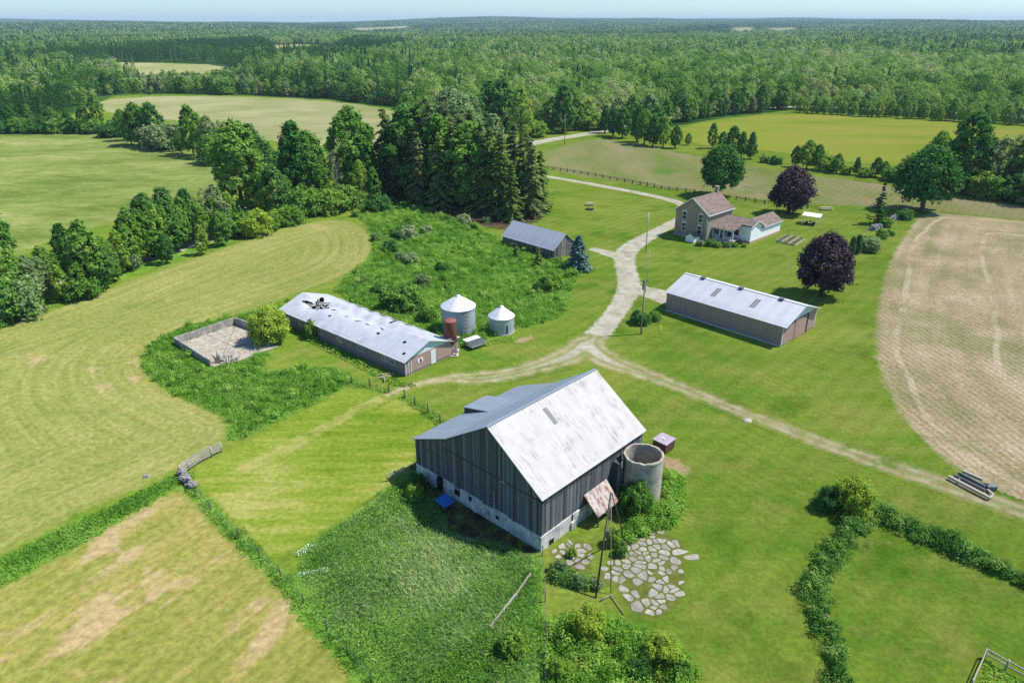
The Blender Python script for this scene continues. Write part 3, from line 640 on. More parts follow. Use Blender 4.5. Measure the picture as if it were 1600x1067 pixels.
# ------------------------------------------------------------------ long storage shed
SB = 136
shed = tag(bearing_empty('storage_shed', (26.06, 114.04), SB), 'long taupe metal storage shed with pale roof beside the gravel drive', 'shed')
sL, sW, sE, sR = 21.0, 11.4, 3.42, 5.35
m = MB()
m.hexa([(.1, .1, 0), (sL-.1, .1, 0), (sL-.1, sW-.1, 0), (.1, sW-.1, 0)], [(.1, .1, sE), (sL-.1, .1, sE), (sL-.1, sW-.1, sE), (.1, sW-.1, sE)])
m.build('wall', M['taupe'], shed)
m = MB(); m.box(sL-.099, .1, .12, sL-.03, sW-.1, sE-.05); m.build('end_wall', M['taupe_end'], shed)
for x0, x1 in ((.1, .16), (sL-.099, sL-.02)):
    m = MB(); m.hexa([(x0, .1, sE-.04), (x0, sW-.1, sE-.04), (x0, sW/2, sR-.14)], [(x1, .1, sE-.04), (x1, sW-.1, sE-.04), (x1, sW/2, sR-.14)]); m.build('gable', M['bluewhite'], shed)
m = MB(); m.box(sL-.028, 4.2, .1, sL+.04, 7.95, 3.15); dr = m.build('sliding_door', M['taupe_end'], shed)
m = MB(); m.box(sL-.028, 2.6, 3.16, sL+.06, 8.4, 3.32); m.build('door_rail', M['darkwood'], dr)
m = MB(); m.box(sL-.028, 7.96, .05, sL+.05, 8.45, 3.15); m.build('door_gap', M['dark'], shed)
for y in (.1, sW-.26):
    m = MB(); m.box(sL-.028, y, .05, sL+.02, y+.16, sE-.05); m.build('corner_trim', M['white'], shed)
m = MB(); m.box(.04, .03, .02, sL-.1, .099, .14); m.build('base_trim', M['white'], shed)
def shed_z(y): return sE+(sR-sE)*(1-abs(y-sW/2)/(sW/2))
for a, b in ((-.18, sW/2), (sW/2, sW+.18)):
    m = MB(); pts = [(-.25, a, shed_z(a)), (sL+.65, a, shed_z(a)), (sL+.65, b, shed_z(b)), (-.25, b, shed_z(b))]
    m.slab(pts, .06); m.build('roof', M['shed_roof'], shed)
m = MB(); m.bar((-.26, sW/2, sR+.02), (sL+.66, sW/2, sR+.02), .34, .05); m.build('ridge_cap', M['white'], shed)
for x in (3.5, 10.6, 17.6):
    m = MB(); m.box(x-.32, sW/2-.42, sR-.08, x+.32, sW/2+.1, sR+.2); m.slab([(x-.4, sW/2-.5, sR+.21), (x+.4, sW/2-.5, sR+.21), (x+.4, sW/2+.15, sR+.26), (x-.4, sW/2+.15, sR+.26)], .04); m.build('roof_vent', M['iron'], shed)
for x in (7.1, 14.1):
    m = MB()
    for dx in (0, .45): m.slab([(x+dx, 2.0, shed_z(2.0)+.03), (x+dx+.38, 2.0, shed_z(2.0)+.03), (x+dx+.38, 4.2, shed_z(4.2)+.03), (x+dx, 4.2, shed_z(4.2)+.03)], .02)
    m.build('skylight', M['skylight'], shed)

# ------------------------------------------------------------------ collapsing poultry house
coop = tag(bearing_empty('poultry_house', (-37.6, 108.3), 130.5), 'long low livestock house with a sagging, partly collapsed pale metal roof', 'barn')
cL, cW, cE, cR = 30.0, 9.2, 2.6, 4.2
m = MB(); t = .15
m.box(.15, .15, 0, cL-.15, .30, cE-.06); m.box(.15, cW-.3, 0, cL-.15, cW-.15, cE-.06); m.box(.15, .301, 0, .3, cW-.301, cE-.06); m.box(cL-.3, .301, 0, cL-.15, cW-.301, cE-.06)
m.build('wall', ribbed('grey_house_siding', '#857b7c', pitch=.30), coop)
m = MB(); m.box(.3, .3, .02, cL-.3, cW-.3, .05); m.build('floor', M['blacksoil'], coop)
m = MB(); m.box(cL-.149, .15, .3, cL-.10, cW-.15, cE-.1); m.build('end_wall', M['taupe_end'], coop)
m = MB(); m.hexa([(cL-.3, .15, cE-.09), (cL-.3, cW-.15, cE-.09), (cL-.3, cW/2, cR-.14)], [(cL-.09, .15, cE-.09), (cL-.09, cW-.15, cE-.09), (cL-.09, cW/2, cR-.14)]); m.build('gable', M['bluewhite'], coop)
m = MB(); m.hexa([(.15, .15, cE-.09), (.15, cW-.15, cE-.09), (.15, cW/2, cR-.14)], [(.3, .15, cE-.09), (.3, cW-.15, cE-.09), (.3, cW/2, cR-.14)]); m.build('gable', M['bluewhite'], coop)
def coop_z(x, y):
    b = cE-.12+(cR-cE)*(1-abs(y-cW/2)/(cW/2))
    prof = math.exp(-((x-14.5)/9.0)**4)
    hollow = 1.25*prof*math.exp(-((y-5.7)/2.0)**2)
    pit = 1.3*math.exp(-((x-4.6)/1.9)**2-((y-4.4)/1.9)**2)
    rip = .06*math.sin(x*2.1+y*1.3)*prof*(1 if y > 3.6 else .25)
    return b-hollow-pit+rip
nx, ny = 248, 84
xs = np.linspace(-.3, cL+.3, nx+1); ys = np.linspace(-.3, cW+.3, ny+1)
def star(x, y):
    dx, dy = x-4.6, y-4.5
    a = math.atan2(dy, dx); r = math.hypot(dx, dy)
    return r < 1.2+2.2*max(0, math.cos(2.5*a+.4))**7+.3*math.sin(5*a)+.12*math.sin(13*a)
rips = [(8.6, 4.4, 1.3, .16, 70), (12.3, 3.9, .7, .18, 60), (15.0, 3.9, 1.1, .2, 35), (17.2, 4.0, .8, .22, 10), (20.4, 4.2, 1.2, .12, -20), (21.3, 2.7, .7, .25, -5), (26.9, 2.9, .7, .25, 0), (28.7, 1.1, .6, .28, 0), (10.0, 2.4, .7, .2, 10), (18.0, 8.3, .5, 1.0, 0), (19.4, 8.3, .18, .9, 0), (20.5, 8.3, .18, .9, 0)]
def torn(x, y):
    if star(x, y): return True
    for cx, cy, a, b, r in rips:
        u = (x-cx)*math.cos(R(r))+(y-cy)*math.sin(R(r)); v = -(x-cx)*math.sin(R(r))+(y-cy)*math.cos(R(r))
        if abs(u) < a/2 and abs(v) < (b/2+.05)*(1-abs(u)/a)*1.6: return True
    return False
m = MB()
m.v = [(x, y, coop_z(x, y)) for x in xs for y in ys]
for i in range(nx):
    for j in range(ny):
        if torn((xs[i]+xs[i+1])/2, (ys[j]+ys[j+1])/2): continue
        a = i*(ny+1)+j; m.f.append((a, a+ny+1, a+ny+2, a+1)); m.m.append(0); m.sm.append(False)
roof = m.build('roof', M['coop_roof'], coop)
so = roof.modifiers.new('thick', 'SOLIDIFY'); so.thickness = .05
m = MB()
for p, q in (((3.0, 3.2, 3.2), (6.2, 5.6, 2.5)), ((5.9, 3.0, 3.3), (3.4, 5.7, 2.3)), ((4.3, 2.6, 3.3), (4.8, 6.4, 3.0)), ((3.2, 4.8, 2.9), (6.6, 4.3, 2.7)), ((2.6, 5.6, 3.3), (5.0, 4.2, 3.9)), ((5.4, 5.9, 3.2), (4.6, 4.0, 3.6))): m.bar(p, q, .14, .2)
m.build('broken_rafter', M['oldwood'], coop)
rr = random.Random(31)
for k in range(9):
    a = k*.72; c = Vector((4.6+1.25*math.cos(a), 4.5+1.2*math.sin(a), 2.35+rr.uniform(-.2, .2))); t1 = Vector((math.cos(a)*.9, math.sin(a)*.9, -.45+rr.uniform(-.3, .2))); t2 = Vector((-math.sin(a), math.cos(a), rr.uniform(-.3, .3)))*rr.uniform(.25, .5)
    m = MB(); m.slab([c-t1*.5-t2, c+t1*.6-t2*.4, c+t1*.5+t2*.8, c-t1*.5+t2], .03); m.build('torn_sheet', M['coop_roof'], coop)
for k, x in enumerate((5.2, 10.5, 15.3, 20.3, 25.6, 27.2)):
    m = MB()
    for z0, z1 in ((1.05, 1.13), (1.75, 1.83)): m.box(x-.55, .10, z0, x+.55, .149, z1)
    for xx in (x-.55, x-.04, x+.47): m.box(xx, .10, 1.13, xx+.08, .149, 1.75)
    fr = m.build('window', M['white'], coop)
    m = MB(); m.box(x-.47, .13, 1.13, x+.47, .148, 1.75); m.build('pane', M['glass'] if k % 2 else M['skylight'], fr)
m = MB(); m.box(cL-.098, 5.0, .15, cL-.04, 5.95, 2.25); m.build('door', M['white'], coop)
m = MB(); m.box(cL-.098, 2.45, 1.25, cL-.05, 3.5, 1.85); w = m.build('window', M['white'], coop)
m = MB(); m.box(cL-.049, 2.85, 1.32, cL-.04, 3.2, 1.75); m.build('pane', M['glass'], w)
m = MB()
for y in (.16, .72, 1.18): m.box(cL-.098, y, .2, cL-.05, y+.1, 2.249)
m.box(cL-.098, .16, 2.25, cL-.05, 1.28, 2.35); m.build('door_frame', M['white'], coop)
m = MB(); m.box(cL-1.6, cW-.149, 0, cL-.2, cW+1.5, 2.3); an = m.build('annex', M['taupe'], coop)
m = MB(); m.slab([(cL-1.8, cW-.6, 2.85), (cL+.1, cW-.6, 2.85), (cL+.1, cW+1.7, 2.5), (cL-1.8, cW+1.7, 2.5)], .06); m.build('roof', M['coop_roof'], an)

# ------------------------------------------------------------------ grain bins, feed hopper, crate trailer
def grain_bin(loc, r, h, apex, label, ladder=None, door=None):
    t = tag(empty('grain_bin', (*loc, 0)), label, 'grain bin', 'galvanised grain bins')
    m = MB(); m.lathe([(r, 0), (r, h)], 64); m.build('wall', M['bin'], t)
    m = MB(); m.lathe([(r+.12, h-.05), (r*.55, h+(apex-h)*.52), (.35, apex-.12)], 44, smooth=False); rf = m.build('roof', M['binroof'], t)
    m = MB(); m.lathe([(.36, apex-.2), (.36, apex), (.02, apex+.16)], 16); m.build('cap', M['white'], rf)
    m = MB(); m.lathe([(r+.08, 0), (r+.08, .12), (r, .14)], 48); m.build('footing', M['slab'], t)
    if ladder is not None:
        a = R(ladder); c = Vector((math.cos(a), math.sin(a), 0)); s = Vector((-math.sin(a), math.cos(a), 0)); m = MB()
        for q in (-.22, .22): m.bar(c*(r+.18)+s*q+Vector((0, 0, .4)), c*(r+.18)+s*q+Vector((0, 0, h+.1)), .05)
        for k in range(int(h/.33)): m.bar(c*(r+.18)-s*.22+Vector((0, 0, .5+k*.33)), c*(r+.18)+s*.22+Vector((0, 0, .5+k*.33)), .04)
        for q in (-.45, .45): m.bar(c*(r+.45)+s*q+Vector((0, 0, 1.5)), c*(r+.45)+s*q+Vector((0, 0, h+.1)), .03)
        for k in range(int(h/.6)-1): m.bar(c*(r+.45)-s*.45+Vector((0, 0, 1.6+k*.6)), c*(r+.45)+s*.45+Vector((0, 0, 1.6+k*.6)), .03)
        m.build('ladder', M['iron'], t)
    if door is not None:
        a = R(door); c = Vector((math.cos(a), math.sin(a), 0)); m = MB(); m.bar(c*(r-.02)+Vector((0, 0, .35)), c*(r-.02)+Vector((0, 0, 1.65)), .16, .2); m.build('hatch', M['dark'], t)
    return t
grain_bin((-8.46, 105.3), 2.66, 4.35, 6.0, 'larger galvanised grain bin with a caged ladder', ladder=-64)
grain_bin((-1.68, 105.15), 2.0, 2.75, 4.25, 'smaller squat galvanised grain bin without a ladder', door=-62)

hop = tag(empty('feed_hopper', (-9.05, 96.6, 0)), 'rust red feed hopper on legs at the end of the livestock house', 'feed hopper')
m = MB(); m.lathe([(.0, 5.42), (.93, 5.32), (.95, 5.25), (.95, 2.35), (.3, 1.15), (.22, .9)], 32); m.build('tank', M['rust'], hop)
m = MB(); m.lathe([(.0, 5.5), (.35, 5.47), (.97, 5.34), (.97, 5.26)], 28); m.build('lid', M['rusttop'], hop)
for k in range(4):
    a = R(45+90*k); m = MB(); m.bar((.9*math.cos(a), .9*math.sin(a), 2.7), (.95*math.cos(a), .95*math.sin(a), .1), .09); m.build('leg', M['rust'], hop)
m = MB(); m.box(-1.15, -1.15, -.02, 1.15, 1.15, .12); m.build('base', M['slab'], hop)
m = MB(); m.tube([(.15, -.1, .95), (.9, -.9, .55), (1.2, -.6, 1.0)], [.12, .12, .2], 10); m.build('auger', M['steel'], hop)

cr = tag(bearing_empty('crate_wagon', (-7.4, 99.2), 50), 'low slatted wagon box with one pale sheet lid by the larger grain bin', 'wagon')
m = MB()
for z in (.45, .68, .91):
    m.box(0, 0, z, 2.6, .05, z+.14); m.box(0, -2.2, z, 2.6, -2.15, z+.14); m.box(0, -2.149, z, .05, -.001, z+.14); m.box(2.55, -2.149, z, 2.6, -.001, z+.14)
m.build('side_slat', M['steel'], cr)
m = MB(); m.slab([(-.05, -.95, 1.1), (2.65, -.95, 1.1), (2.65, .1, 1.16), (-.05, .1, 1.16)], .04); m.build('sheet_lid', M['white'], cr)
m = MB(); m.box(.06, -2.14, .36, 2.54, -.01, .44); m.build('floor', M['oldwood'], cr)
m = MB()
for y in (-1.9, -1.55, -1.2): m.box(.1, y-.1, 1.0, 2.5, y+.1, 1.05)
m.build('top_slat', M['iron'], cr)
for x in (.2, 2.3):
    m = MB(); m.box(x, -2.1, 0, x+.14, -.1, .359); m.build('skid', M['darkwood'], cr)

# ------------------------------------------------------------------ small grey shed under the spruces
sm = tag(bearing_empty('board_shed', (-2.0, 153.4), 136), 'old grey board shed with a plain steel roof in front of the spruces', 'shed')
kL, kW, kE, kR = 15.3, 6.8, 2.3, 4.95
def small_top(y): return kE+(kR-kE)*(1-abs(y-kW/2)/(kW/2))
m = MB(); pr = [(.1, 0), (kW-.1, 0), (kW-.1, kE-.2), (kW/2, kR-.25), (.1, kE-.2)]
m.hexa([(.1, y, z) for y, z in pr], [(kL-.1, y, z) for y, z in pr]); m.build('dark_inner_shell', M['dark'], sm)  # solid dark shell paints in the shade behind the board gaps
m = MB()
board_wall(m, (0, 0), (1, 0), (0, -1), kL, lambda t: 0.05, lambda t: kE-.12, .24, seed=11)
board_wall(m, (kL, 0), (0, 1), (1, 0), kW, lambda t: 0.05, lambda t: small_top(t)-.12, .24, seed=12)
board_wall(m, (0, 0), (0, 1), (-1, 0), kW, lambda t: 0.05, lambda t: small_top(t)-.12, .24, seed=13)
board_wall(m, (0, kW), (1, 0), (0, 1), kL, lambda t: 0.05, lambda t: kE-.12, .24, seed=14)
m.build('wall', M['shed_board'], sm)
for a, b in ((-.3, kW/2), (kW/2, kW+.3)):
    m = MB(); m.slab([(-.25, a, small_top(a)), (kL+.25, a, small_top(a)), (kL+.25, b, small_top(b)), (-.25, b, small_top(b))], .06); m.build('roof', M['grey_roof'], sm)
m = MB(); m.box(kL+.035, .8, .1, kL+.08, 2.6, 2.15); m.build('door', M['shed_board'], sm)
m = MB(); m.box(kL+.04, 0, kE, kL+.09, kW, kE+.1); m.build('belt_board', M['shed_board'], sm)

# ------------------------------------------------------------------ farmhouse
HB = 46
hs = tag(bearing_empty('farmhouse', (43.49, 156.03), HB), 'two storey buff brick farmhouse with brown roof and white single storey wing', 'house')
hL, hW, hE, hR = 10.2, 8.5, 6.1, 9.2
m = MB(); pr = [(0, .5), (hW, .5), (hW, hE-.12), (hW/2, hR-.12), (0, hE-.12)]
m.hexa([(0, y, z) for y, z in pr], [(hL, y, z) for y, z in pr]); m.build('wall', M['brick'], hs)
m = MB(); m.box(-.08, -.08, -.3, hL+.08, hW+.08, .499); m.build('footing', M['stone_base'], hs)
def house_z(y): return hE+(hR-hE)*(1-abs(y-hW/2)/(hW/2))
for a, b in ((-.35, hW/2), (hW/2, hW+.35)):
    m = MB(); m.slab([(-.35, a, house_z(a)), (hL+.35, a, house_z(a)), (hL+.35, b, house_z(b)), (-.35, b, house_z(b))], .12); m.build('roof', M['shingle'], hs)
m = MB()
for a, b in ((-.37, hW/2), (hW/2, hW+.37)): m.bar((-.40, a, house_z(a)-.02), (-.40, b, house_z(b)-.02), .06, .22)
m.bar((-.4, -.40, hE-.24), (hL+.4, -.40, hE-.24), .08, .18); m.build('fascia', M['white'], hs)
m = MB(); m.box(hL-1.0, hW/2-.42, hR-.9, hL-.3, hW/2+.42, hR+1.15); ch = m.build('chimney', M['brick'], hs)
m = MB(); m.box(hL-1.08, hW/2-.5, hR+1.151, hL-.22, hW/2+.5, hR+1.27); m.build('cap', M['slab'], ch)
def sash(parent, y, z0, w, h, x=-.04):
    m = MB(); m.box(x-.03, y-w/2-.12, z0-.14, x+.038, y+w/2+.12, z0-.001)
    m.box(x, y-w/2-.10, z0, x+.038, y-w/2, z0+h); m.box(x, y+w/2, z0, x+.038, y+w/2+.10, z0+h)
    m.box(x, y-w/2, z0+h*.48, x+.03, y+w/2, z0+h*.54)
    n_ = 8; prof = [(y-w/2-.16+ (w+.32)*k/n_, z0+h+.02+.28*math.sin(math.pi*k/n_)) for k in range(n_+1)]
    for k in range(n_):
        (y0, za), (y1, zb) = prof[k], prof[k+1]
        m.hexa([(x-.03, y0, z0+h-.02), (x+.03, y0, z0+h-.02), (x+.03, y1, z0+h-.02), (x-.03, y1, z0+h-.02)], [(x-.03, y0, za+.1), (x+.03, y0, za+.1), (x+.03, y1, zb+.1), (x-.03, y1, zb+.1)])
    f = m.build('window', M['white'], parent)
    m = MB(); m.box(x+.02, y-w/2, z0, x+.037, y+w/2, z0+h-.02); m.build('pane', M['glass'], f)
for y in (1.95, 6.1):
    sash(hs, y, 1.45, .95, 1.75); sash(hs, y, 4.05, .95, 1.75)
m = MB(); m.box(-.03, 6.0, .12, .04, 7.0, .42); m.build('basement_window', M['white'], hs)
m = MB(); m.tube([(-.08, .15, hE-.2), (-.08, .15, .4)], .05, 6); m.build('downpipe', M['white'], hs)
# wing
wr, wz, pe, pz = 8.1, 4.75, 1.9, 3.0
m = MB()
pr = [(5.6, .5), (11.0, .5), (11.0, 3.15), (wr, wz-.15), (5.6, 3.55)]
m.hexa([(u, -7.6, z) for u, z in pr], [(u, -.01, z) for u, z in pr]); wing = m.build('wing_wall', M['clap'], hs)
m = MB(); m.box(11.001, -7.6, .5, 19.4, -2.6, 2.85)
m.hexa([(19.3, -7.6, 2.8), (19.3, -2.6, 2.8), (19.3, -5.1, 4.35)], [(19.4, -7.6, 2.8), (19.4, -2.6, 2.8), (19.4, -5.1, 4.35)]); m.build('wing_wall', M['clap'], hs)
m = MB(); m.box(5.5, -7.7, -.3, 19.5, -2.5, .499); m.build('footing', plain('brick_footing', '#b39a8a', .9, 0, .2), hs)
m = MB()
m.slab([(pe, -5.5, pz), (wr, -5.5, wz), (wr, 0, wz), (pe, 0, pz)][::-1], .1)
m.slab([(5.2, -7.95, pz+(wz-pz)*(5.2-pe)/(wr-pe)), (wr, -7.95, wz), (wr, -5.501, wz), (5.2, -5.501, pz+(wz-pz)*(5.2-pe)/(wr-pe))][::-1], .1)
m.slab([(wr+.001, -7.95, wz), (11.3, -7.95, 3.1), (11.3, 0, 3.1), (wr+.001, 0, wz)][::-1], .1)
m.build('wing_roof', M['shingle'], hs)
m = MB()
m.slab([(10.2, -7.9, 2.80), (19.75, -7.9, 2.80), (19.75, -5.1, 4.5), (9.2, -5.1, 4.5)], .1); m.slab([(9.2, -5.099, 4.5), (19.75, -5.099, 4.5), (19.75, -2.3, 2.8), (10.2, -2.3, 2.8)], .1)
m.build('wing_roof', M['shingle'], hs)
for a_, b_, h_ in (((5.15, -7.99, 3.72), (wr, -7.99, wz-.04), .2), ((wr, -7.99, wz-.04), (11.3, -7.99, 3.05), .2), ((11.0, -7.93, 2.72), (19.75, -7.93, 2.72), .14), ((pe-.03, 0, pz-.08), (pe-.03, -5.5, pz-.08), .15)):
    m = MB(); m.bar(a_, b_, .06, h_); m.build('fascia', M['white'], hs)
# porch
m = MB(); m.box(pe+.1, -5.4, .55, 5.59, -.09, .72); pc = m.build('porch', M['lumber'], hs)
for y in (-.25, -1.95, -2.95, -5.25):
    m = MB(); m.box(pe+.15, y-.08, .721, pe+.31, y+.08, pz-.1); m.build('post', M['white'], pc)
m = MB()
for a, b in ((-.33, -1.87), (-3.03, -5.17)):
    m.box(pe+.2, b, 1.5, pe+.26, a, 1.58); m.box(pe+.2, b, .82, pe+.26, a, .88)
    k = int((a-b)/.16)
    for i in range(k): yy = b+(a-b)*(i+.5)/k; m.box(pe+.21, yy-.03, .881, pe+.25, yy+.03, 1.499)
m.box(pe+.14, -5.4, .0, pe+.2, -.1, .549); m.build('railing', M['white'], pc)
m = MB()
for i in range(3): m.box(pe-.3*(i+1)+.1, -3.0, 0, pe-.3*i+.099, -1.9, .55-.18*i)
st = m.build('steps', M['lumber'], pc)
m = MB(); m.bar((pe+.1, -1.88, 1.5), (pe-.85, -1.88, .9), .07); m.bar((pe+.1, -3.02, 1.5), (pe-.85, -3.02, .9), .07); m.box(pe-.9, -1.92, 0, pe-.82, -1.84, .9); m.box(pe-.9, -3.06, 0, pe-.82, -2.98, .9); m.build('handrail', M['white'], st)
m = MB(); m.box(5.55, -2.9, .73, 5.598, -1.95, 2.8); m.build('door', M['navy'], hs)
m = MB(); m.box(5.55, -1.6, 1.3, 5.598, -.5, 2.5); m.build('window', M['glass'], hs)
m = MB(); m.box(5.55, -4.7, 1.3, 5.598, -3.4, 2.5); m.build('window', M['glass'], hs)
# cellar hatch
ce = tag(bearing_empty('cellar_hatch', (40.5, 154.9), HB), 'little white cellar entrance hut with brown roof below the farmhouse gable', 'hut')
m = MB(); pr = [(0, 0), (2.2, 0), (2.2, 1.2), (1.1, 1.9), (0, 1.2)]
m.hexa([(0, y, z) for y, z in pr], [(2.4, y, z) for y, z in pr]); m.build('wall', M['clap'], ce)
for a, za, b, zb in ((-.15, 1.1, 1.1, 1.92), (1.1, 1.92, 2.35, 1.1)):
    m = MB(); m.slab([(-.15, a, za+.05), (2.55, a, za+.05), (2.55, b, zb+.05), (-.15, b, zb+.05)], .06); m.build('roof', M['shingle'], ce)
# path stones in front of the porch
m = MB(); rr = random.Random(5)
for i in range(16):
    x, y = 1.2-rr.random()*1.6-.25*i*.2, -.5-.42*i+rr.uniform(-.2, .2); s = rr.uniform(.22, .4)
    m.box(x-s, y-s*.7, 0, x+s, y+s*.7, .09)
pth = m.build('path', M['flag']); pth.location = hs.location; pth.rotation_euler = hs.rotation_euler; tag(pth, kind='structure')
# ------------------------------------------------------------------ concrete pad, garden things, poles
pad = tag(empty('manure_pad', (0, 0, 0)), 'cracked concrete yard slab enclosed by low concrete walls on two sides', 'concrete yard')
q = [(-51.3, 99.7), (-45.0, 107.7), (-39.6, 103.9), (-35.4, 99.1), (-39.7, 93.7), (-42.8, 91.7)]
m = MB(); m.hexa([(x, y, -.1) for x, y in q], [(x, y, .10) for x, y in q]); sl = m.build('slab', M['slab'], pad)
m = MB()
for a, b in (((-48.4, 95.9), (-37.5, 100.9)), ((-48.0, 103.5), (-39.2, 96.6)), ((-44.8, 107.0), (-42.0, 92.3)), ((-42.6, 105.5), (-39.2, 99.2))):
    m.bar((*a, .103), (*b, .103), .12, .01)
m.build('joint', plain('mossy_joint', '#6f7448', .95, 0, .3), sl)
for a, b in ((q[5], q[0]), (q[0], q[1]), (q[1], (-40.4, 104.6))):
    m = MB(); m.bar((*a, .6), (*b, .6), .22, 1.4); m.build('wall', M['padwall'], pad)
def heap(name, c, label, cat, n, mat, spread, length, seed):
    r = random.Random(seed); m = MB()
    for i in range(n):
        a = r.uniform(0, math.pi); x, y = c[0]+r.gauss(0, spread), c[1]+r.gauss(0, spread); l = r.uniform(.4, 1)*length; z = r.uniform(.1, .5)
        m.bar((x-l/2*math.cos(a), y-l/2*math.sin(a), z+r.uniform(-.08, .12)), (x+l/2*math.cos(a), y+l/2*math.sin(a), z+r.uniform(-.08, .35)), r.uniform(.06, .14))
    return tag(m.build(name, mat), label, cat)
heap('scrap_pile', (-41.6, 93.9), 'heap of grey broken boards on the concrete yard slab', 'scrap pile', 34, M['oldwood'], .7, 1.8, 3)
m = MB(); m.tube([(-42.5, 93.4, .1), (-42.3, 93.5, 1.2), (-42.4, 93.4, 2.0)], [.35, .25, .1], 7); m.tube([(-42.2, 93.2, .1), (-41.9, 93.3, 1.5)], [.2, .08], 6); m.tube([(-42.7, 93.6, .1), (-43.1, 93.4, 1.4)], [.18, .07], 6)
tag(m.build('tree_stump', M['oldwood']), 'splintered grey stump standing at the corner of the concrete slab', 'stump')
m = MB(); m.slab([(-40.6, 103.9, .9), (-39.2, 102.9, .9), (-38.7, 103.7, 1.25), (-40.1, 104.7, 1.25)], .1); m.box(-40.3, 103.3, .1, -39.2, 104.3, .8); tag(m.build('rubble_sheet', M['orange']), 'orange rusted sheet beside the shrub on the slab wall', 'metal sheet')
heap('board_pile', (-17.39, 88.75), 'few loose pale boards lying in the grass below the livestock house', 'boards', 9, M['lumber'], .5, 2.2, 8)

def pole(name, xy, h, label, r=.14, mast=0, kit=True, mat='polewood', lean=(0, 0)):
    t = tag(empty(name, (*xy, 0)), label, 'pole')
    m = MB(); m.tube([(0, 0, -.3), (lean[0]*h, lean[1]*h, h)], [r, r*.72], 10); m.build('shaft', M[mat], t)
    if mast:
        m = MB(); m.tube([(.16, 0, h-2.0), (.30, 0, h+mast)], [.05, .04], 8); m.build('mast', M['steel'], t)
    if kit:
        m = MB(); m.box(-.34, -.12, h-1.55, -.12, .12, h-.75); m.box(-.30, -.1, h-.55, -.1, .1, h-.2); m.bar((-.5, 0, h-.1), (.5, 0, h-.1), .09); m.build('meter_box', M['iron'], t)
    return t
pole('utility_pole', (20.37, 103.93), 9.0, 'tall grey utility pole with a thin mast beside the shrubs at the long shed', .15, 4.7)
pole('utility_pole', (28.74, 148.58), 8.5, 'slim grey pole on the lawn edge where the drive turns to the farmhouse', .11, 0, False, 'steel')
pole('utility_pole', (21.13, 295.89), 11.5, 'lone utility pole beside the gravel road past the spruces', .13, 0, True)
m = MB(); b = (23.47, 102.67); m.tube([(*b, 0), (b[0]-.35, b[1]+.3, 2.1)], .05, 6); tag(m.build('guy_guard', M['yellow']), 'leaning yellow guy wire guard on the lawn by the long shed', 'guy guard')
gw = MB(); gw.tube([(b[0]-.35, b[1]+.3, 2.1), (20.45, 103.9, 8.7)], .012, 4); tag(gw.build('guy_wire', M['steel']), 'thin steel guy wire from the yellow guard up to the utility pole', 'wire')
m = MB(); m.lathe([(0, .12), (.55, .12), (.6, 0)], 20, (29.06, 77.03)); tag(m.build('septic_lid', M['slab'], None), 'round pale concrete lid in the lawn beside the worn track', 'concrete lid')

# pole derrick beside the flagstones
tp = tag(empty('pole_derrick', (0, 0, 0)), 'tall three legged pole derrick standing over the flagstones by the barn', 'derrick')
ap = Vector((8.35, 50.2, 8.4))
for k, (b, r, mt) in enumerate((((7.15, 47.1), .085, 'darkwood'), ((8.5, 47.5), .045, 'polewood'), ((10.75, 55.2), .07, 'darkwood'))):
    m = MB(); m.tube([(b[0], b[1], -.1), ap+Vector((.04*k, 0, .25))], [r, r*.8], 8); m.build('leg', M[mt], tp)
m = MB(); m.tube([ap+Vector((0, 0, -.2)), (8.3, 50.4, 1.8)], .03, 6); m.box(8.15, 50.2, 3.9, 8.45, 50.5, 4.6); m.build('hoist', M['iron'], tp)
m = MB(); m.tube([(8.45, 47.35, .12), (9.3, 45.2, .1)], .05, 6); m.tube([(7.5, 46.7, .15), (8.5, 47.4, .15)], .06, 6); m.tube([(8.5, 44.4, .1), (9.5, 43.6, .12)], .11, 7)
tag(m.build('fallen_poles', M['polewood']), 'loose poles lying in the grass at the foot of the derrick', 'poles')

# irregular flagstones
def clip(poly, a, b):
    """keep the side of poly nearer to a than to b"""
    mx, my = (a[0]+b[0])/2, (a[1]+b[1])/2; nx_, ny_ = b[0]-a[0], b[1]-a[1]; out = []
    f = lambda p: (p[0]-mx)*nx_+(p[1]-my)*ny_
    for i in range(len(poly)):
        p, q_ = poly[i], poly[(i+1) % len(poly)]; fp, fq = f(p), f(q_)
        if fp <= 0: out.append(p)
        if fp*fq < 0: t = fp/(fp-fq); out.append((p[0]+(q_[0]-p[0])*t, p[1]+(q_[1]-p[1])*t))
    return out
FL = [np.array([(3.6, 52.9), (4.5, 53.8), (6.3, 54.4), (7.8, 54.0), (7.2, 52.1), (6.8, 49.8), (5.8, 50.6), (4.3, 51.8)]), np.array([(8.6, 48.8), (7.2, 49.4), (9.1, 51.8), (11.1, 54.9), (14.1, 56.2), (16.0, 54.3), (16.1, 52.9), (15.2, 50.8), (15.1, 48.6), (14.2, 47.0), (12.0, 44.7), (11.0, 45.0), (9.7, 46.5), (9.3, 48.8)])]
m = MB(); rr = random.Random(21); seeds = []
allp = np.vstack(FL); lo, hi = allp.min(0)-.6, allp.max(0)+.6
while len(seeds) < 270:
    c = (rr.uniform(lo[0], hi[0]), rr.uniform(lo[1], hi[1])); md = rr.choice((.32, .36, .42, .6, .95, 1.35))
    if all(math.hypot(c[0]-s[0], c[1]-s[1]) > md for s in seeds) or rr.random() < .02: seeds.append(c)
S = np.array(seeds); ins = np.maximum(sdf_poly(S, FL[0]), sdf_poly(S, FL[1]))
gaps = [((11.16, 48.35), .55), ((10.24, 48.58), .5), ((14.35, 49.77), .7)]
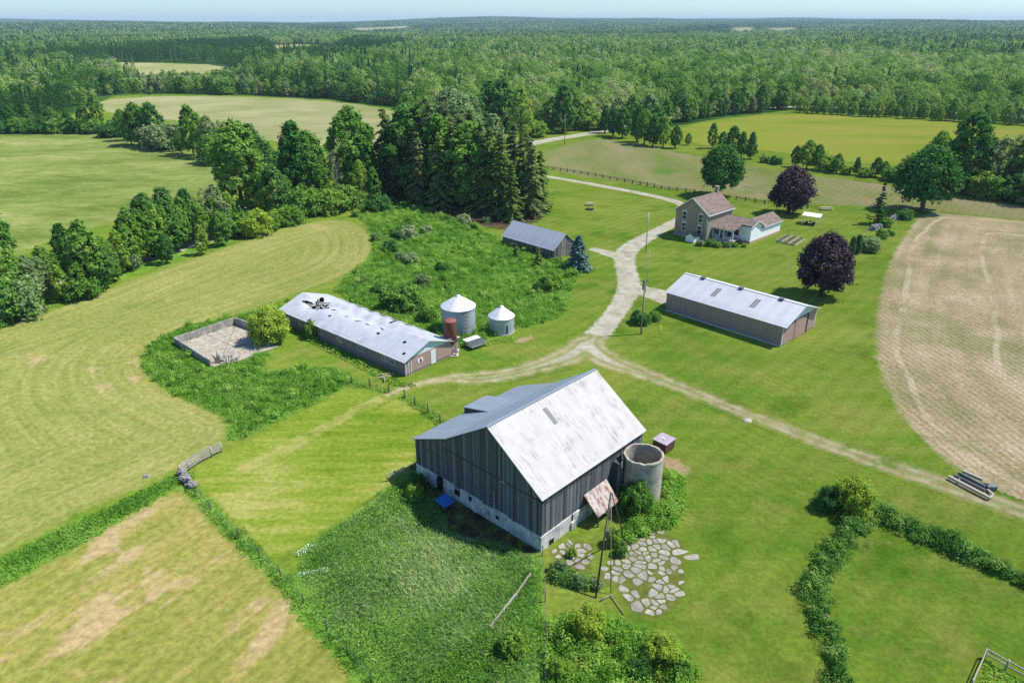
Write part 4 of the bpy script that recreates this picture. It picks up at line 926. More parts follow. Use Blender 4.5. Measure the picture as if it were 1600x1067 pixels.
for i, c in enumerate(seeds):
    if ins[i] < 0 or any(math.hypot(c[0]-g[0][0], c[1]-g[0][1]) < g[1] for g in gaps): continue
    if rr.random() < .06: continue
    cell = [(c[0]-2, c[1]-2), (c[0]+2, c[1]-2), (c[0]+2, c[1]+2), (c[0]-2, c[1]+2)]
    for j in np.argsort(((S-S[i])**2).sum(1))[1:22]: cell = clip(cell, c, seeds[j])
    g_ = np.array(cell); ctr = g_.mean(0); k = .92 if ins[i] > .3 else .7
    d = np.linalg.norm(g_-ctr, axis=1, keepdims=True); g_ = ctr+(g_-ctr)*np.clip((d-rr.uniform(.025, .06))/np.maximum(d, .01), .25, 1)*k*rr.uniform(.88, 1.0)
    nn = len(g_); pts = []
    for a in range(nn):
        p, q_ = g_[a], g_[(a+1) % nn]; pts += [p*.8+q_*.2, p*.5+q_*.5+np.array([rr.gauss(0, .02), rr.gauss(0, .02)]), p*.2+q_*.8]
    z = rr.uniform(.018, .05)
    m.hexa([(p[0], p[1], -.02) for p in pts], [(p[0], p[1], z) for p in pts])
tag(m.build('patio', M['flag']), kind='structure')

# canopy and garden
cn = tag(bearing_empty('garden_canopy', (70.6, 171.3), 120), 'open garden canopy with a pale flat roof and white posts', 'canopy')
m = MB(); m.slab([(-.2, -.2, 2.25), (4.0, -.2, 2.15), (4.0, 3.0, 2.35), (-.2, 3.0, 2.45)], .07); m.build('roof', M['white'], cn)
for x, y in ((0, 0), (3.7, 0), (3.7, 2.8), (0, 2.8)):
    m = MB(); m.box(x, y, 0, x+.1, y+.1, 2.12); m.build('post', M['white'], cn)
m = MB(); m.box(.6, .4, .0, 1.1, 2.2, .45); m.box(2.2, .3, 0, 2.7, .8, .5); m.box(2.3, 1.4, 0, 2.8, 1.9, .5); m.box(1.4, .9, .62, 2.1, 1.9, .68); m.box(1.7, 1.3, 0, 1.8, 1.4, .62); tag(m.build('patio_set', M['navy']), 'dark table and low seats under the garden canopy', 'garden furniture'); o = bpy.data.objects['patio_set']; o.location = cn.location; o.rotation_euler = cn.rotation_euler
BEDS = []
bedlab = ['nearest raised garden bed to the white wing of the farmhouse', 'middle raised garden bed of the row beside the farmhouse wing', 'raised garden bed farthest out on the lawn from the farmhouse wing']
for k in range(3):
    a = np.array([59.3, 156.0])+k*np.array([1.0, -1.35])
    bd = tag(bearing_empty('raised_bed', a, 40), bedlab[k], 'garden bed', 'raised garden beds by the farmhouse')
    m = MB(); L_ = 6.2
    m.box(0, 0, 0, L_, .08, .45); m.box(0, -1.2, 0, L_, -1.12, .45); m.box(0, -1.119, 0, .08, -.001, .45); m.box(L_-.08, -1.119, 0, L_, -.001, .45); m.build('frame', M['lumber'], bd)
    m = MB(); m.box(.081, -1.118, 0, L_-.081, -.002, .36); m.build('soil', M['blacksoil'], bd)
    BEDS.append((bd, L_))
m = MB(); a = (62.24, 159.08)
tub = tag(bearing_empty('planter_box', (57.2, 160.2), 40), 'square grey planter box against the white wing of the farmhouse', 'planter')
m = MB(); m.box(0, 0, 0, 3.2, 1.4, .6); m.build('frame', M['lumber'], tub); m = MB(); m.box(.1, .1, .6, 3.1, 1.3, .63); m.build('soil', M['blacksoil'], tub)

def bench(name, xy, brg, label, L_=2.2):
    t = tag(bearing_empty(name, xy, brg), label, 'picnic table')
    m = MB()
    for y in (-.3, -.1, .1, .3): m.box(0, y-.09, .70, L_, y+.09, .75)
    m.build('tabletop', M['oldwood'], t)
    for y in (-.75, .75):
        m = MB(); m.box(0, y-.14, .42, L_, y+.14, .47); m.build('bench', M['oldwood'], t)
    for x in (.3, L_-.3):
        m = MB(); m.bar((x, -.85, 0), (x, -.2, .7), .09); m.bar((x, .85, 0), (x, .2, .7), .09); m.bar((x, -.85, .36), (x, .85, .36), .08); m.build('trestle', M['darkwood'], t)
    return t
bench('picnic_table', (19.80, 191.01), 95, 'small weathered picnic table on the wide lawn near the spruces')
fp = tag(empty('fire_pit', (*(20.33, 185.97), 0)), 'ring of dark stones of a fire pit on the wide lawn', 'fire pit')
m = MB()
for k in range(11):
    a = 2*math.pi*k/11; m.hexa([(1.0*math.cos(a+s*.22)*f, .9*math.sin(a+s*.22)*f, -.02) for s, f in ((-1, .8), (1, .8), (1, 1.15), (-1, 1.15))], [(1.0*math.cos(a+s*.18)*f, .9*math.sin(a+s*.18)*f, .32+.1*math.sin(k*2.3)) for s, f in ((-1, .85), (1, .85), (1, 1.1), (-1, 1.1))])
m.build('stone_ring', M['darkwood'], fp); m = MB(); m.lathe([(0, .06), (.8, .05)], 14); m.build('ash', M['dark'], fp)
bench('picnic_table', (80.65, 185.97), 98, 'long weathered picnic table behind the garden canopy', 3.2)

# stone wall and heaps
def stones(name, line, w, h, n, label, cat, seed, mat='fieldstone', s0=.2, s1=.5):
    r = random.Random(seed); m = MB(); L_ = np.array(line, float); seg = np.linalg.norm(np.diff(L_, axis=0), axis=1); tot = seg.sum()
    for i in range(n):
        t = r.random()*tot; k = 0
        while k < len(seg)-1 and t > seg[k]: t -= seg[k]; k += 1
        p = L_[k]+(L_[k+1]-L_[k])*t/seg[k]; s = r.uniform(s0, s1); off = r.gauss(0, w*.4)
        x, y = p[0]+off, p[1]+r.gauss(0, w*.4); z = max(.05, (h-abs(off)*h/w)*r.uniform(.2, 1))
        a = r.uniform(0, 6.28); pts = [(s*r.uniform(.7, 1.1)*math.cos(a+j*1.047), s*r.uniform(.6, .9)*math.sin(a+j*1.047)) for j in range(6)]
        m.hexa([(x+u, y+v, z-s*.5) for u, v in pts], [(x+u*.75, y+v*.75, z+s*.35) for u, v in pts])
    return tag(m.build(name, M[mat]), label, cat)
stones('stone_wall', [(84.9, 165.1), (89.5, 169.8), (93.7, 174.0), (98.1, 179.2)], 1.0, 1.1, 340, 'tumbled dry stone wall between the lawn and the sprouting field', 'stone wall', 4)
stones('stone_heap', [(-36.0, 65.5), (-35.0, 64.2), (-33.7, 62.9)], .55, 1.0, 130, 'heap of grey fieldstones at the end of the board fence', 'stone heap', 6, s0=.14, s1=.34)
stones('stone_heap', [(25.5, 45.4), (25.9, 45.1), (26.2, 45.0)], .35, .5, 14, 'few pale stones poking out of the overgrown hedge', 'stones', 9, 'slab', .15, .3)
stones('stone_heap', [(73.4, 147.2), (74.4, 147.6)], .5, .4, 14, 'pale edging stones under the pair of cedars', 'stones', 12, 'slab', .15, .35)
m = MB(); c = (-39.61, 65.00); m.hexa([(c[0]-.35, c[1]-.3, 0), (c[0]+.35, c[1]-.25, 0), (c[0]+.3, c[1]+.3, 0), (c[0]-.3, c[1]+.25, 0)], [(c[0]-.2, c[1]-.2, .3), (c[0]+.2, c[1]-.15, .32), (c[0]+.2, c[1]+.2, .28), (c[0]-.2, c[1]+.15, .3)]); tag(m.build('boulder', M['fieldstone']), 'single pale boulder at the edge of the hay field', 'boulder')

# old field implement
im = tag(empty('drag_implement', (0, 0, 0)), 'old grey timber drag left beside the sprouting field', 'farm implement')
pA, pB, pC, pD, pE_, pF = [np.array(v) for v in [(47.0, 64.6), (49.1, 60.8), (48.8, 65.2), (50.0, 63.6), (49.8, 61.3), (48.3, 65.4)]]
m = MB(); m.bar((*pA, .35), (*pB, .35), .28, .28); m.bar((*pC, .6), (*pD, .6), .25, .3); m.bar((*pF, .45), (*(pF+(pB-pA)*.25), .4), .12); m.build('beam', M['oldwood'], im)
m = MB(); m.bar((*(pC*.7+pA*.3), .45), (*(pD*.6+pB*.4), .4), .16, .5); m.bar((*(pC*.45+pA*.55), .3), (*(pD*.45+pB*.55), .3), .12, .3); m.bar((*pC, .3), (*(pA*.75+pB*.25), .3), .14); m.build('cross_beam', M['iron'], im)
m = MB(); m.bar((*pD, .2), (*(pD+(pE_-pD)*.75+np.array([.1, .5])), .9), .15); m.bar((*(pD*.5+pE_*.5), .2), (*pE_, .35), .2); m.bar((*pE_, .35), (*pB, .3), .16); m.build('hitch', M['oldwood'], im)
m = MB(); m.box(pD[0]-.1, pD[1]-1.2, .1, pD[0]+.9, pD[1]-.5, .55); m.build('gearbox', M['iron'], im)

# ------------------------------------------------------------------ fences
def lerp_line(line, step):
    L_ = np.array(line, float)[:, :2]; out = []
    for a, b in zip(L_[:-1], L_[1:]):
        n_ = max(1, int(round(np.linalg.norm(b-a)/step)))
        out += [a+(b-a)*k/n_ for k in range(n_)]
    return out+[L_[-1]]
def post_fence(name, line, step, label, cat, h=1.2, r=.07, rails=(), wires=(), post='darkwood', railm='oldwood', rw=.12):
    t = tag(empty(name, (*line[0][:2], 0)), label, cat); o = np.array(line[0][:2]); P = [p-o for p in lerp_line(line, step)]; rr = random.Random(len(P))
    for p in P:
        m = MB(); hh = h*rr.uniform(.9, 1.1); m.tube([(p[0], p[1], -.2), (p[0]+rr.gauss(0, .04), p[1]+rr.gauss(0, .04), hh)], r, 6); m.build('post', M[post], t)
    if rails:
        m = MB()
        for a, b in zip(P[:-1], P[1:]):
            for z in rails: m.bar((*a, z+rr.uniform(-.05, .05)), (*b, z+rr.uniform(-.05, .05)), .05, rw)
        m.build('rail', M[railm], t)
    if wires:
        m = MB()
        for a, b in zip(P[:-1], P[1:]):
            for z in wires: m.tube([(*a, z), (*b, z)], .012, 4)
        m.build('wire', M['iron'], t)
    return t
post_fence('board_fence', [(-35.9, 65.2), (-35.5, 66.3), (-34.8, 67.7), (-34.0, 68.9), (-33.3, 69.9)], 2.3, 'short silvery board fence across the gap between the two hay fields', 'fence', 1.35, .09, (.35, .68, 1.0, 1.3), post='oldwood', rw=.2)
post_fence('wire_fence', [(-14.1, 82.8), (-12.5, 80.9), (-10.6, 78.8), (-8.8, 76.4)], 2.0, 'dark post and wire fence running from the track to the barn', 'fence', 1.35, .08, wires=(.5, .9, 1.2))
post_fence('wire_fence', [(-21.8, 86.8), (-19.2, 85.9), (-16.4, 84.4)], 2.2, 'short post and wire fence on the other side of the track from the barn', 'fence', 1.3, .08, wires=(.5, .9, 1.2))
post_fence('wire_fence', [(-33.2, 62.1), (-30.3, 58.9), (-26.1, 54.8), (-20.4, 49.4), (-15.0, 43.5), (-10.5, 38.5)], 4.0, 'overgrown post and wire fence along the lower hay field', 'fence', 1.2, .05, wires=(.6, 1.0))
post_fence('wire_fence', [(2.8, 52.4), (2.8, 46.7), (2.5, 38.5)], 4.0, 'post and wire fence from the barn corner through the tall grass', 'fence', 1.2, .05, wires=(.6, 1.0))
post_fence('rail_fence', [(11.8, 243.5), (26.6, 230.4), (38.8, 217.6), (46.0, 210.3), (52.5, 206.0)], 2.9, 'long dark post and rail fence between the drive and the crop strip', 'fence', 1.1, .16, rails=(.45, .85), railm='darkwood')
post_fence('rail_fence', [(62.2, 197.9), (66.3, 194.0), (72.7, 189.5), (78.2, 187.4)], 2.9, 'post and rail fence behind the farmhouse, from the maple to the purple tree', 'fence', 1.1, .16, rails=(.45, .85), railm='darkwood')
post_fence('rail_fence', [(33.9, 38.0), (36.6, 40.8), (37.5, 39.7), (38.6, 38.4)], 2.6, 'old split rail enclosure full of weeds in the lawn corner', 'fence', 1.0, .08, rails=(.45, .9), post='oldwood')
post_fence('rail_fence', [(1.6, 49.6), (0.3, 47.1), (-1.7, 43.7)], 2.2, 'fallen pale split rail fence in the tall grass', 'fence', .5, .07, rails=(.45, .30), post='oldwood', rw=.16)
post_fence('rail_fence', [(-2.4, 41.0), (-1.6, 39.9), (-1.1, 38.0)], 2.2, 'short dark split rail fence sunk in the weeds', 'fence', .5, .07, rails=(.4,), railm='darkwood', rw=.16)
post_fence('board_fence', [(-13.3, 64.2), (-12.6, 64.6), (-11.7, 65.5)], 1.2, 'broken pale board hurdle in the grass near the barn', 'fence', 1.1, .06, (.5, .9), post='oldwood')
# ------------------------------------------------------------------ foliage
def leaf_mat(name, c_lo, c_mid, c_hi, trans=.42, orand=.35, tint=False, k=1.0, shift='#93a83a', sh=.15):
    n = NT(name)
    isl = n.island()
    if tint:
        t = n.math('ADD', n.math('MULTIPLY', n.attr('tint'), .72), n.math('MULTIPLY', isl, .28))
    else:
        t = n.math('ADD', n.math('ADD', n.math('MULTIPLY', isl, .5), .25-.3*orand), n.math('MULTIPLY', n.orand(), .6*orand))
    col = n.ramp(t, [(.12, lin(c_lo)), (.5, lin(c_mid)), (.9, lin(c_hi))])
    if sh: col = n.mix(n.math('MULTIPLY', n.rng(n.orand(), .45, 1), sh), col, lin(shift))
    col = n.scalec(col, k)
    d = n.n('ShaderNodeBsdfDiffuse'); n.put(d.inputs['Color'], col)
    tr = n.n('ShaderNodeBsdfTranslucent'); n.put(tr.inputs['Color'], col)
    mx = n.n('ShaderNodeMixShader'); mx.inputs[0].default_value = trans
    n.t.links.new(d.outputs[0], mx.inputs[1]); n.t.links.new(tr.outputs[0], mx.inputs[2]); n.t.links.new(mx.outputs[0], n.out.inputs['Surface'])
    return n.mat
def leaf_quads(C, N, size, asp=.62, g=rng):
    n = len(C); N = N/np.maximum(np.linalg.norm(N, axis=1, keepdims=True), 1e-6)
    r = g.normal(size=(n, 3)); T = np.cross(N, r); T /= np.maximum(np.linalg.norm(T, axis=1, keepdims=True), 1e-6); B = np.cross(N, T)
    s = (np.broadcast_to(size, n))[:, None]*.5
    a = s*g.uniform(.75, 1.25, (n, 1)); b = s*asp*g.uniform(.75, 1.25, (n, 1))
    V = np.stack([C-T*a, C-B*b+T*a*.15, C+T*a, C+B*b+T*a*.15], 1).reshape(-1, 3)
    return V, np.arange(4*n).reshape(n, 4)
def crown_leaves(seed, H, R_, zb, n_l, n_c, k, leaf, prof='oval', lobe=(.24, .42), flat=.35, spread=.5, inner=.0):
    g = np.random.default_rng(seed); Cs = []; Ns = []
    for i in range(n_l):
        t = (i+g.uniform(.1, .9))/n_l; t = t**.9
        if prof == 'oval': rad = max(.12, math.sin(math.pi*min(.98, .12+.86*t))**.65)
        elif prof == 'egg': rad = max(.10, (1-t)**.55*min(1, .55+t*2.2))
        elif prof == 'column': rad = max(.15, min(1, (1-t)*3)**.6*min(1, .5+t*2))
        else: rad = max(.15, math.sqrt(max(0, 1-t*t*.96)))          # dome
        lr = R_*g.uniform(*lobe)
        a = i*2.39996+g.uniform(-.5, .5); rr = max(0, rad*R_-lr*.75)*math.sqrt(g.uniform(.25, 1))
        c = np.array([rr*math.cos(a), rr*math.sin(a), zb+lr*.4+t*(H-zb-lr*1.1)])
        out = np.array([math.cos(a)*.8*min(1, rr/R_*2), math.sin(a)*.8*min(1, rr/R_*2), .45])
        d = g.normal(size=(n_c*3, 3)); d /= np.linalg.norm(d, axis=1, keepdims=True)
        d = d[np.argsort(-(d@out)+g.uniform(0, .9, len(d)))][:n_c]
        d[:, 2] *= .85
        cc = c+d*lr*g.uniform(.5, 1.24, (n_c, 1))
        P = np.repeat(cc, k, 0)+g.normal(size=(n_c*k, 3))*lr*.21
        Cs.append(P); Ns.append(np.repeat(d, k, 0)+g.normal(size=(n_c*k, 3))*.36+np.array([0, 0, flat]))
    C = np.vstack(Cs); N = np.vstack(Ns)
    return leaf_quads(C, N, leaf*g.uniform(.7, 1.3, len(C)), g=g)
def wild_leaves(seed, H, R_, n_l, n_c, k, leaf):
    """loose many stemmed shrub: uneven clumps at uneven heights with stray shoots"""
    g = np.random.default_rng(seed); Cs = []; Ns = []
    for i in range(n_l):
        a = g.uniform(0, 6.28); rr = R_*math.sqrt(g.random())*.8; t = g.uniform(.25, 1)*(1-.45*(rr/R_)**2); lr = R_*g.uniform(.14, .34)
        c = np.array([rr*math.cos(a), rr*math.sin(a), max(lr*.3, H*t-lr)])
        d = g.normal(size=(n_c, 3)); d[:, 2] = np.abs(d[:, 2])*.9-.3*g.random(n_c); d /= np.linalg.norm(d, axis=1, keepdims=True)
        cc = c+d*lr*g.uniform(.45, 1.25, (n_c, 1)); P = np.repeat(cc, k, 0)+g.normal(size=(n_c*k, 3))*lr*.22
        Cs.append(P); Ns.append(np.repeat(d, k, 0)+g.normal(size=(n_c*k, 3))*.38+np.array([0, 0, .35]))
        if g.random() < .5:
            s = g.uniform(0, 1, (14, 1)); e = c+np.array([g.normal(0, .25*R_), g.normal(0, .25*R_), lr*g.uniform(.8, 1.7)]); Cs.append(c+(e-c)*s+g.normal(size=(14, 3))*lr*.12); Ns.append(g.normal(size=(14, 3))+np.array([0, 0, .5]))
    C = np.vstack(Cs); C[:, 2] = np.maximum(C[:, 2], .1); N = np.vstack(Ns)
    return leaf_quads(C, N, leaf*g.uniform(.6, 1.35, len(C)), g=g)
def trunk_mb(seed, H, r0, zb, R_, limbs=7, top=.8):
    r = random.Random(seed); m = MB()
    pts = [(0, 0, -.2)]+[(r.gauss(0, .02)*H*.5*q, r.gauss(0, .02)*H*.5*q, H*top*q) for q in (.2, .45, .7, 1)]
    m.tube(pts, [r0*1.25, r0, r0*.75, r0*.45, r0*.12], 8)
    for i in range(limbs):
        a = i*2.4+r.uniform(-.4, .4); z = zb*.85+(H*top-zb)*.75*(i+.3)/limbs; L_ = R_*r.uniform(.55, .9)*(1-.45*i/limbs)
        m.tube([(0, 0, z), (L_*.45*math.cos(a), L_*.45*math.sin(a), z+L_*.35), (L_*math.cos(a), L_*math.sin(a), z+L_*.75)], [r0*.42, r0*.26, r0*.06], 6)
    return m
def conifer_leaves(seed, H, R_, zb, droop=.35, layers=26, per=9, seg=11, leaf=.5, power=.85, gapy=.15, upturn=0):
    g = np.random.default_rng(seed); C = []; N = []; A = []
    V = []; 
    for i in range(layers):
        f = (i+g.uniform(0, .6))/layers; z = zb+(H-zb)*f
        L0 = R_*((1-f)**power)*g.uniform(.82, 1.12)+.12
        for j in range(max(4, int(per*(1-f*.45)))):
            a = g.uniform(0, 2*np.pi); L_ = L0*g.uniform(.7, 1.1)
            if g.random() < gapy: continue
            s = np.linspace(.12, 1, seg); x = s*L_
            zz = z-droop*L_*s**1.3+upturn*L_*np.maximum(0, s-.6)**1.5+g.normal(0, .05)
            P = np.stack([x*np.cos(a), x*np.sin(a), zz], 1)
            side = np.array([-np.sin(a), np.cos(a), 0])
            w = (.30*L_*(1-s)+.18)*1.0
            for q in (-1, 0, 1):
                C.append(P+side*w[:, None]*q*.55+g.normal(size=(seg, 3))*.07*leaf); N.append(np.tile(np.array([np.cos(a)*.35, np.sin(a)*.35, 1.0])+side*q*.55, (seg, 1))+g.normal(size=(seg, 3))*.26)
    C = np.vstack(C); N = np.vstack(N)
    return leaf_quads(C, N, leaf*g.uniform(.7, 1.25, len(C)), .5, g=g)
def bare_mb(seed, H, r0):
    r = random.Random(seed); m = MB()
    def grow(p, d, L_, rad, depth):
        q = p+d*L_; m.tube([p, p+d*L_*.5+Vector((r.gauss(0, .03), r.gauss(0, .03), 0))*L_, q], [rad, rad*.8, rad*.55], 5, cap=False)
        if depth == 0: return
        for k in range(3 if depth > 1 else 4):
            e = (d+Vector((r.gauss(0, .45), r.gauss(0, .45), r.uniform(.0, .35)))).normalized(); grow(p+d*L_*r.uniform(.45, 1), e, L_*r.uniform(.5, .72), rad*.5, depth-1)
    grow(Vector((0, 0, -.2)), Vector((0, 0, 1)), H*.42, r0, 4)
    return m
bark = plain('bark', '#6b6052', .95, 0, .3, 3); bark_grey = plain('pale_bark', '#a39c90', .95, 0, .3, 3); bark_dark = plain('dark_bark', '#4a4038', .95, 0, .3, 3)
LM = dict(
 mid=leaf_mat('leaf_mid', '#456f28', '#6c9a3e', '#a0bc60'), dark=leaf_mat('leaf_dark', '#33602a', '#52843c', '#84a862', orand=.25, sh=.1),
 light=leaf_mat('leaf_light', '#5f8a2c', '#8aae42', '#b8c868', sh=.1), pale=leaf_mat('leaf_pale', '#5c7a44', '#85a064', '#b2be90', sh=.1),
 yellow=leaf_mat('leaf_yellow', '#70942c', '#9db840', '#c8d264', sh=.1, shift='#88aa42'), spruce=leaf_mat('needle_dark', '#526b38', '#758e50', '#adbc7c', .45, .3, sh=.2, shift='#98985a'),
 lime_spruce=leaf_mat('needle_sunny', '#3a5826', '#62803a', '#9aa862', .25, .3, sh=.1),
 blue=leaf_mat('needle_blue', '#38544a', '#56756c', '#94ada2', .2, .2, sh=0), purple=leaf_mat('leaf_purple', '#30272a', '#473b40', '#80727a', .25, .1, sh=0),
 cedar=leaf_mat('cedar_leaf', '#2c4a20', '#44683a', '#68884e', .25, .2, sh=0), blossom=leaf_mat('leaf_blossom', '#5a7a3c', '#93a86c', '#d6d8bc', .3, .1, sh=0))
PROTO = {}
def proto(key, leaves, leafm, trunk=None, barkm=None):
    cm = np_mesh(key+'_crown', leaves[0], leaves[1], LM[leafm])
    tm = None
    if trunk:
        tm = bpy.data.meshes.new(key+'_trunk'); tm.from_pydata(trunk.v, [], trunk.f); tm.materials.append(barkm or bark)
        tm.polygons.foreach_set('use_smooth', trunk.sm); tm.update()
    PROTO.setdefault(key, []).append((cm, tm))
# every prototype is ten metres tall
for s, lm in ((1, 'mid'), (2, 'mid'), (3, 'dark'), (4, 'mid')):
    proto('tree_full', crown_leaves(s, 10, 3.1, .9, 54, 18, 8, .40, 'oval', (.17, .31)), lm, trunk_mb(s, 10, .22, 2, 3.2))
for s in (11, 12, 13): proto('tree_dark', crown_leaves(s, 10, 3.0, .9, 52, 18, 8, .40, 'egg' if s % 2 else 'oval', (.18, .32)), 'dark', trunk_mb(s, 10, .22, 2, 3.2), bark_dark)
for s in (21, 22, 23): proto('tree_tall', crown_leaves(s, 10, 2.05, .8, 48, 16, 7, .38, 'column', (.2, .38)), 'mid', trunk_mb(s, 10, .18, 1.5, 2.2))
for s in (26, 27): proto('tree_light', crown_leaves(s, 10, 2.4, .8, 46, 16, 7, .38, 'oval', (.18, .33)), 'light', trunk_mb(s, 10, .18, 1.5, 2.4))
for s in (31, 32): proto('tree_pale', crown_leaves(s, 10, 2.5, .9, 44, 14, 6, .38, 'oval', (.16, .3)), 'pale', trunk_mb(s, 10, .18, 1.5, 2.6), bark_grey)
for s in (36,): proto('tree_willow', crown_leaves(s, 10, 4.2, .8, 52, 28, 8, .40, 'dome', (.2, .34)), 'pale', trunk_mb(s, 10, .25, 1.5, 3.6), bark_grey)
for s in (41,): proto('maple', crown_leaves(s, 10, 4.6, 1.7, 58, 30, 8, .48, 'oval', (.2, .34)), 'dark', trunk_mb(s, 10, .3, 2.2, 4))
for s in (42, 45): proto('purple_maple', crown_leaves(s, 10, 4.45, 1.3, 56, 30, 8, .50, 'oval', (.2, .33)), 'purple', trunk_mb(s, 10, .28, 2.0, 4), bark_dark)
for s in (51, 52, 53): proto('spruce', conifer_leaves(s, 10, 2.15, .7, .42, 25, 9, 10, .44, .68, .22), 'spruce' if s != 53 else 'lime_spruce', trunk_mb(s, 10, .2, 9, .1, 0, .97), bark_dark)
for s in (54,): proto('spruce_sunny', conifer_leaves(s, 10, 2.6, .5, .40, 27, 10, 11, .42), 'lime_spruce', trunk_mb(s, 10, .2, 9, .1, 0, .97), bark_dark)
for s in (61,): proto('blue_spruce', conifer_leaves(s, 10, 4.3, .3, .12, 22, 14, 12, .75, .8, .05), 'blue', trunk_mb(s, 10, .25, 9, .1, 0, .97), bark_dark)
for s in (62,): proto('ragged_spruce', conifer_leaves(s, 10, 3.9, .4, .10, 17, 7, 12, .62, 1.35, .25, .5), 'cedar', trunk_mb(s, 10, .2, 9, .1, 0, .97), bark_dark)
for s in (64, 65): proto('cedar', crown_leaves(s, 10, 2.6, .1, 40, 30, 6, .5, 'egg', (.35, .55)), 'cedar')
for s in (66, 67): proto('young_spruce', conifer_leaves(s, 10, 3.2, .2, .15, 16, 8, 8, .9, .9, .1), 'lime_spruce')
for key, lm, a, r_, lf in (('bush', 'mid', (71, 72, 73), 7.2, .95), ('bush_dark', 'dark', (74, 75), 7.2, .95), ('bush_light', 'light', (76, 77), 6.6, .9), ('bush_yellow', 'yellow', (78, 79), 6.4, .85), ('bush_blossom', 'blossom', (80, 81), 7.0, .9), ('bush_pale', 'pale', (82, 83), 7.4, .85)):
    for s in a: proto(key, wild_leaves(s, 10, r_, 46, 26, 6, lf), lm)
for key, lm, a in (('big_bush_yellow', 'yellow', (84, 85)), ('big_bush', 'mid', (86, 87)), ('big_bush_dark', 'dark', (88,)), ('big_bush_light', 'light', (89,))):
    for s in a: proto(key, wild_leaves(s, 10, 5.2, 80, 36, 7, .5), lm)
for s in (91, 92):
    tb = bare_mb(s, 10, .16)
    g_ = np.random.default_rng(s)
    proto('tree_bare', crown_leaves(s, 9, 2.2, 3.5, 16, 10, 3, .34, 'oval', (.2, .3)), 'pale', tb, bark_grey)
for key, lm, a in (('edge_full', 'mid', (101, 102, 103)), ('edge_dark', 'dark', (104, 105)), ('edge_light', 'light', (106, 107)), ('edge_pale', 'pale', (108, 109))):
    for s in a: proto(key, crown_leaves(s, 10, 3.0, .3, 34, 12, 6, .66, 'oval', (.2, .38)), lm, trunk_mb(s, 10, .2, 1.5, 2.4, 4), bark_grey if lm == 'pale' else bark)
WORD = dict(tree_full='full green tree', tree_dark='dark green tree', tree_tall='tall slender green tree', tree_light='light yellow green tree', tree_pale='pale greyish tree', tree_willow='broad pale willow like tree',
            maple='big round dark green maple', purple_maple='dark purple leaved maple', spruce='dark spruce', spruce_sunny='sunlit olive spruce', blue_spruce='blue spruce', ragged_spruce='ragged spruce',
            tree_bare='nearly bare grey tree', edge_full='green tree', edge_dark='dark tree', edge_light='light green tree', edge_pale='pale tree', bush='green bush', bush_dark='dark green bush', bush_light='light green bush',
            bush_yellow='yellow green bush', bush_blossom='pale flowering bush', bush_pale='greyish bush', big_bush='green bush', cedar='trimmed cedar', young_spruce='young spruce')
ORD = 'first second third fourth fifth sixth seventh eighth ninth tenth eleventh twelfth thirteenth fourteenth fifteenth sixteenth seventeenth eighteenth nineteenth twentieth'.split()
def ordinal(i):
    if i < 20: return ORD[i]
    t = ['twenty', 'thirty', 'forty', 'fifty', 'sixty'][(i+1)//10-2]; u = (i+1) % 10
    return t+'-'+ORD[u-1] if u else {'twenty': 'twentieth', 'thirty': 'thirtieth', 'forty': 'fortieth', 'fifty': 'fiftieth', 'sixty': 'sixtieth'}[t]
NAME = dict(purple_maple='purple_maple', maple='maple_tree', spruce='spruce_tree', spruce_sunny='spruce_tree', blue_spruce='spruce_tree', ragged_spruce='spruce_tree', young_spruce='spruce_tree', cedar='cedar_tree', tree_bare='bare_tree')
count = {}
def plant(x, y, h, kind, label, group=None, wide=1.0, z=0.0):
    P = PROTO[kind]; c = count.get(kind, 0); count[kind] = c+1
    cm, tm = P[c % len(P)]; g = random.Random(int(x*13.7)+int(y*7.1))
    nm = NAME.get(kind, 'shrub' if 'bush' in kind else 'leafy_tree'); cat = 'shrub' if 'bush' in kind else 'tree'
    s = h/10; sx = s*wide*g.uniform(.92, 1.08)
    if tm is None:
        o = link_mesh(nm, cm); o.location = (x, y, z)
    else:
        o = empty(nm, (x, y, z)); cr = link_mesh('crown', cm, o); tk = link_mesh('trunk', tm, o)
    o.scale = (sx, sx, s); o.rotation_euler = (0, 0, g.uniform(0, 6.28))
    return tag(o, label, cat, group)
def row(items, tail, group, sort=None, wide=1.0, rev=False):
    items = sorted(items, key=sort or (lambda t: t[0]/t[1]), reverse=rev)
    for i, (x, y, h, k) in enumerate(items): plant(x, y, h, k, WORD[k]+', '+ordinal(i)+' '+tail, group, wide)

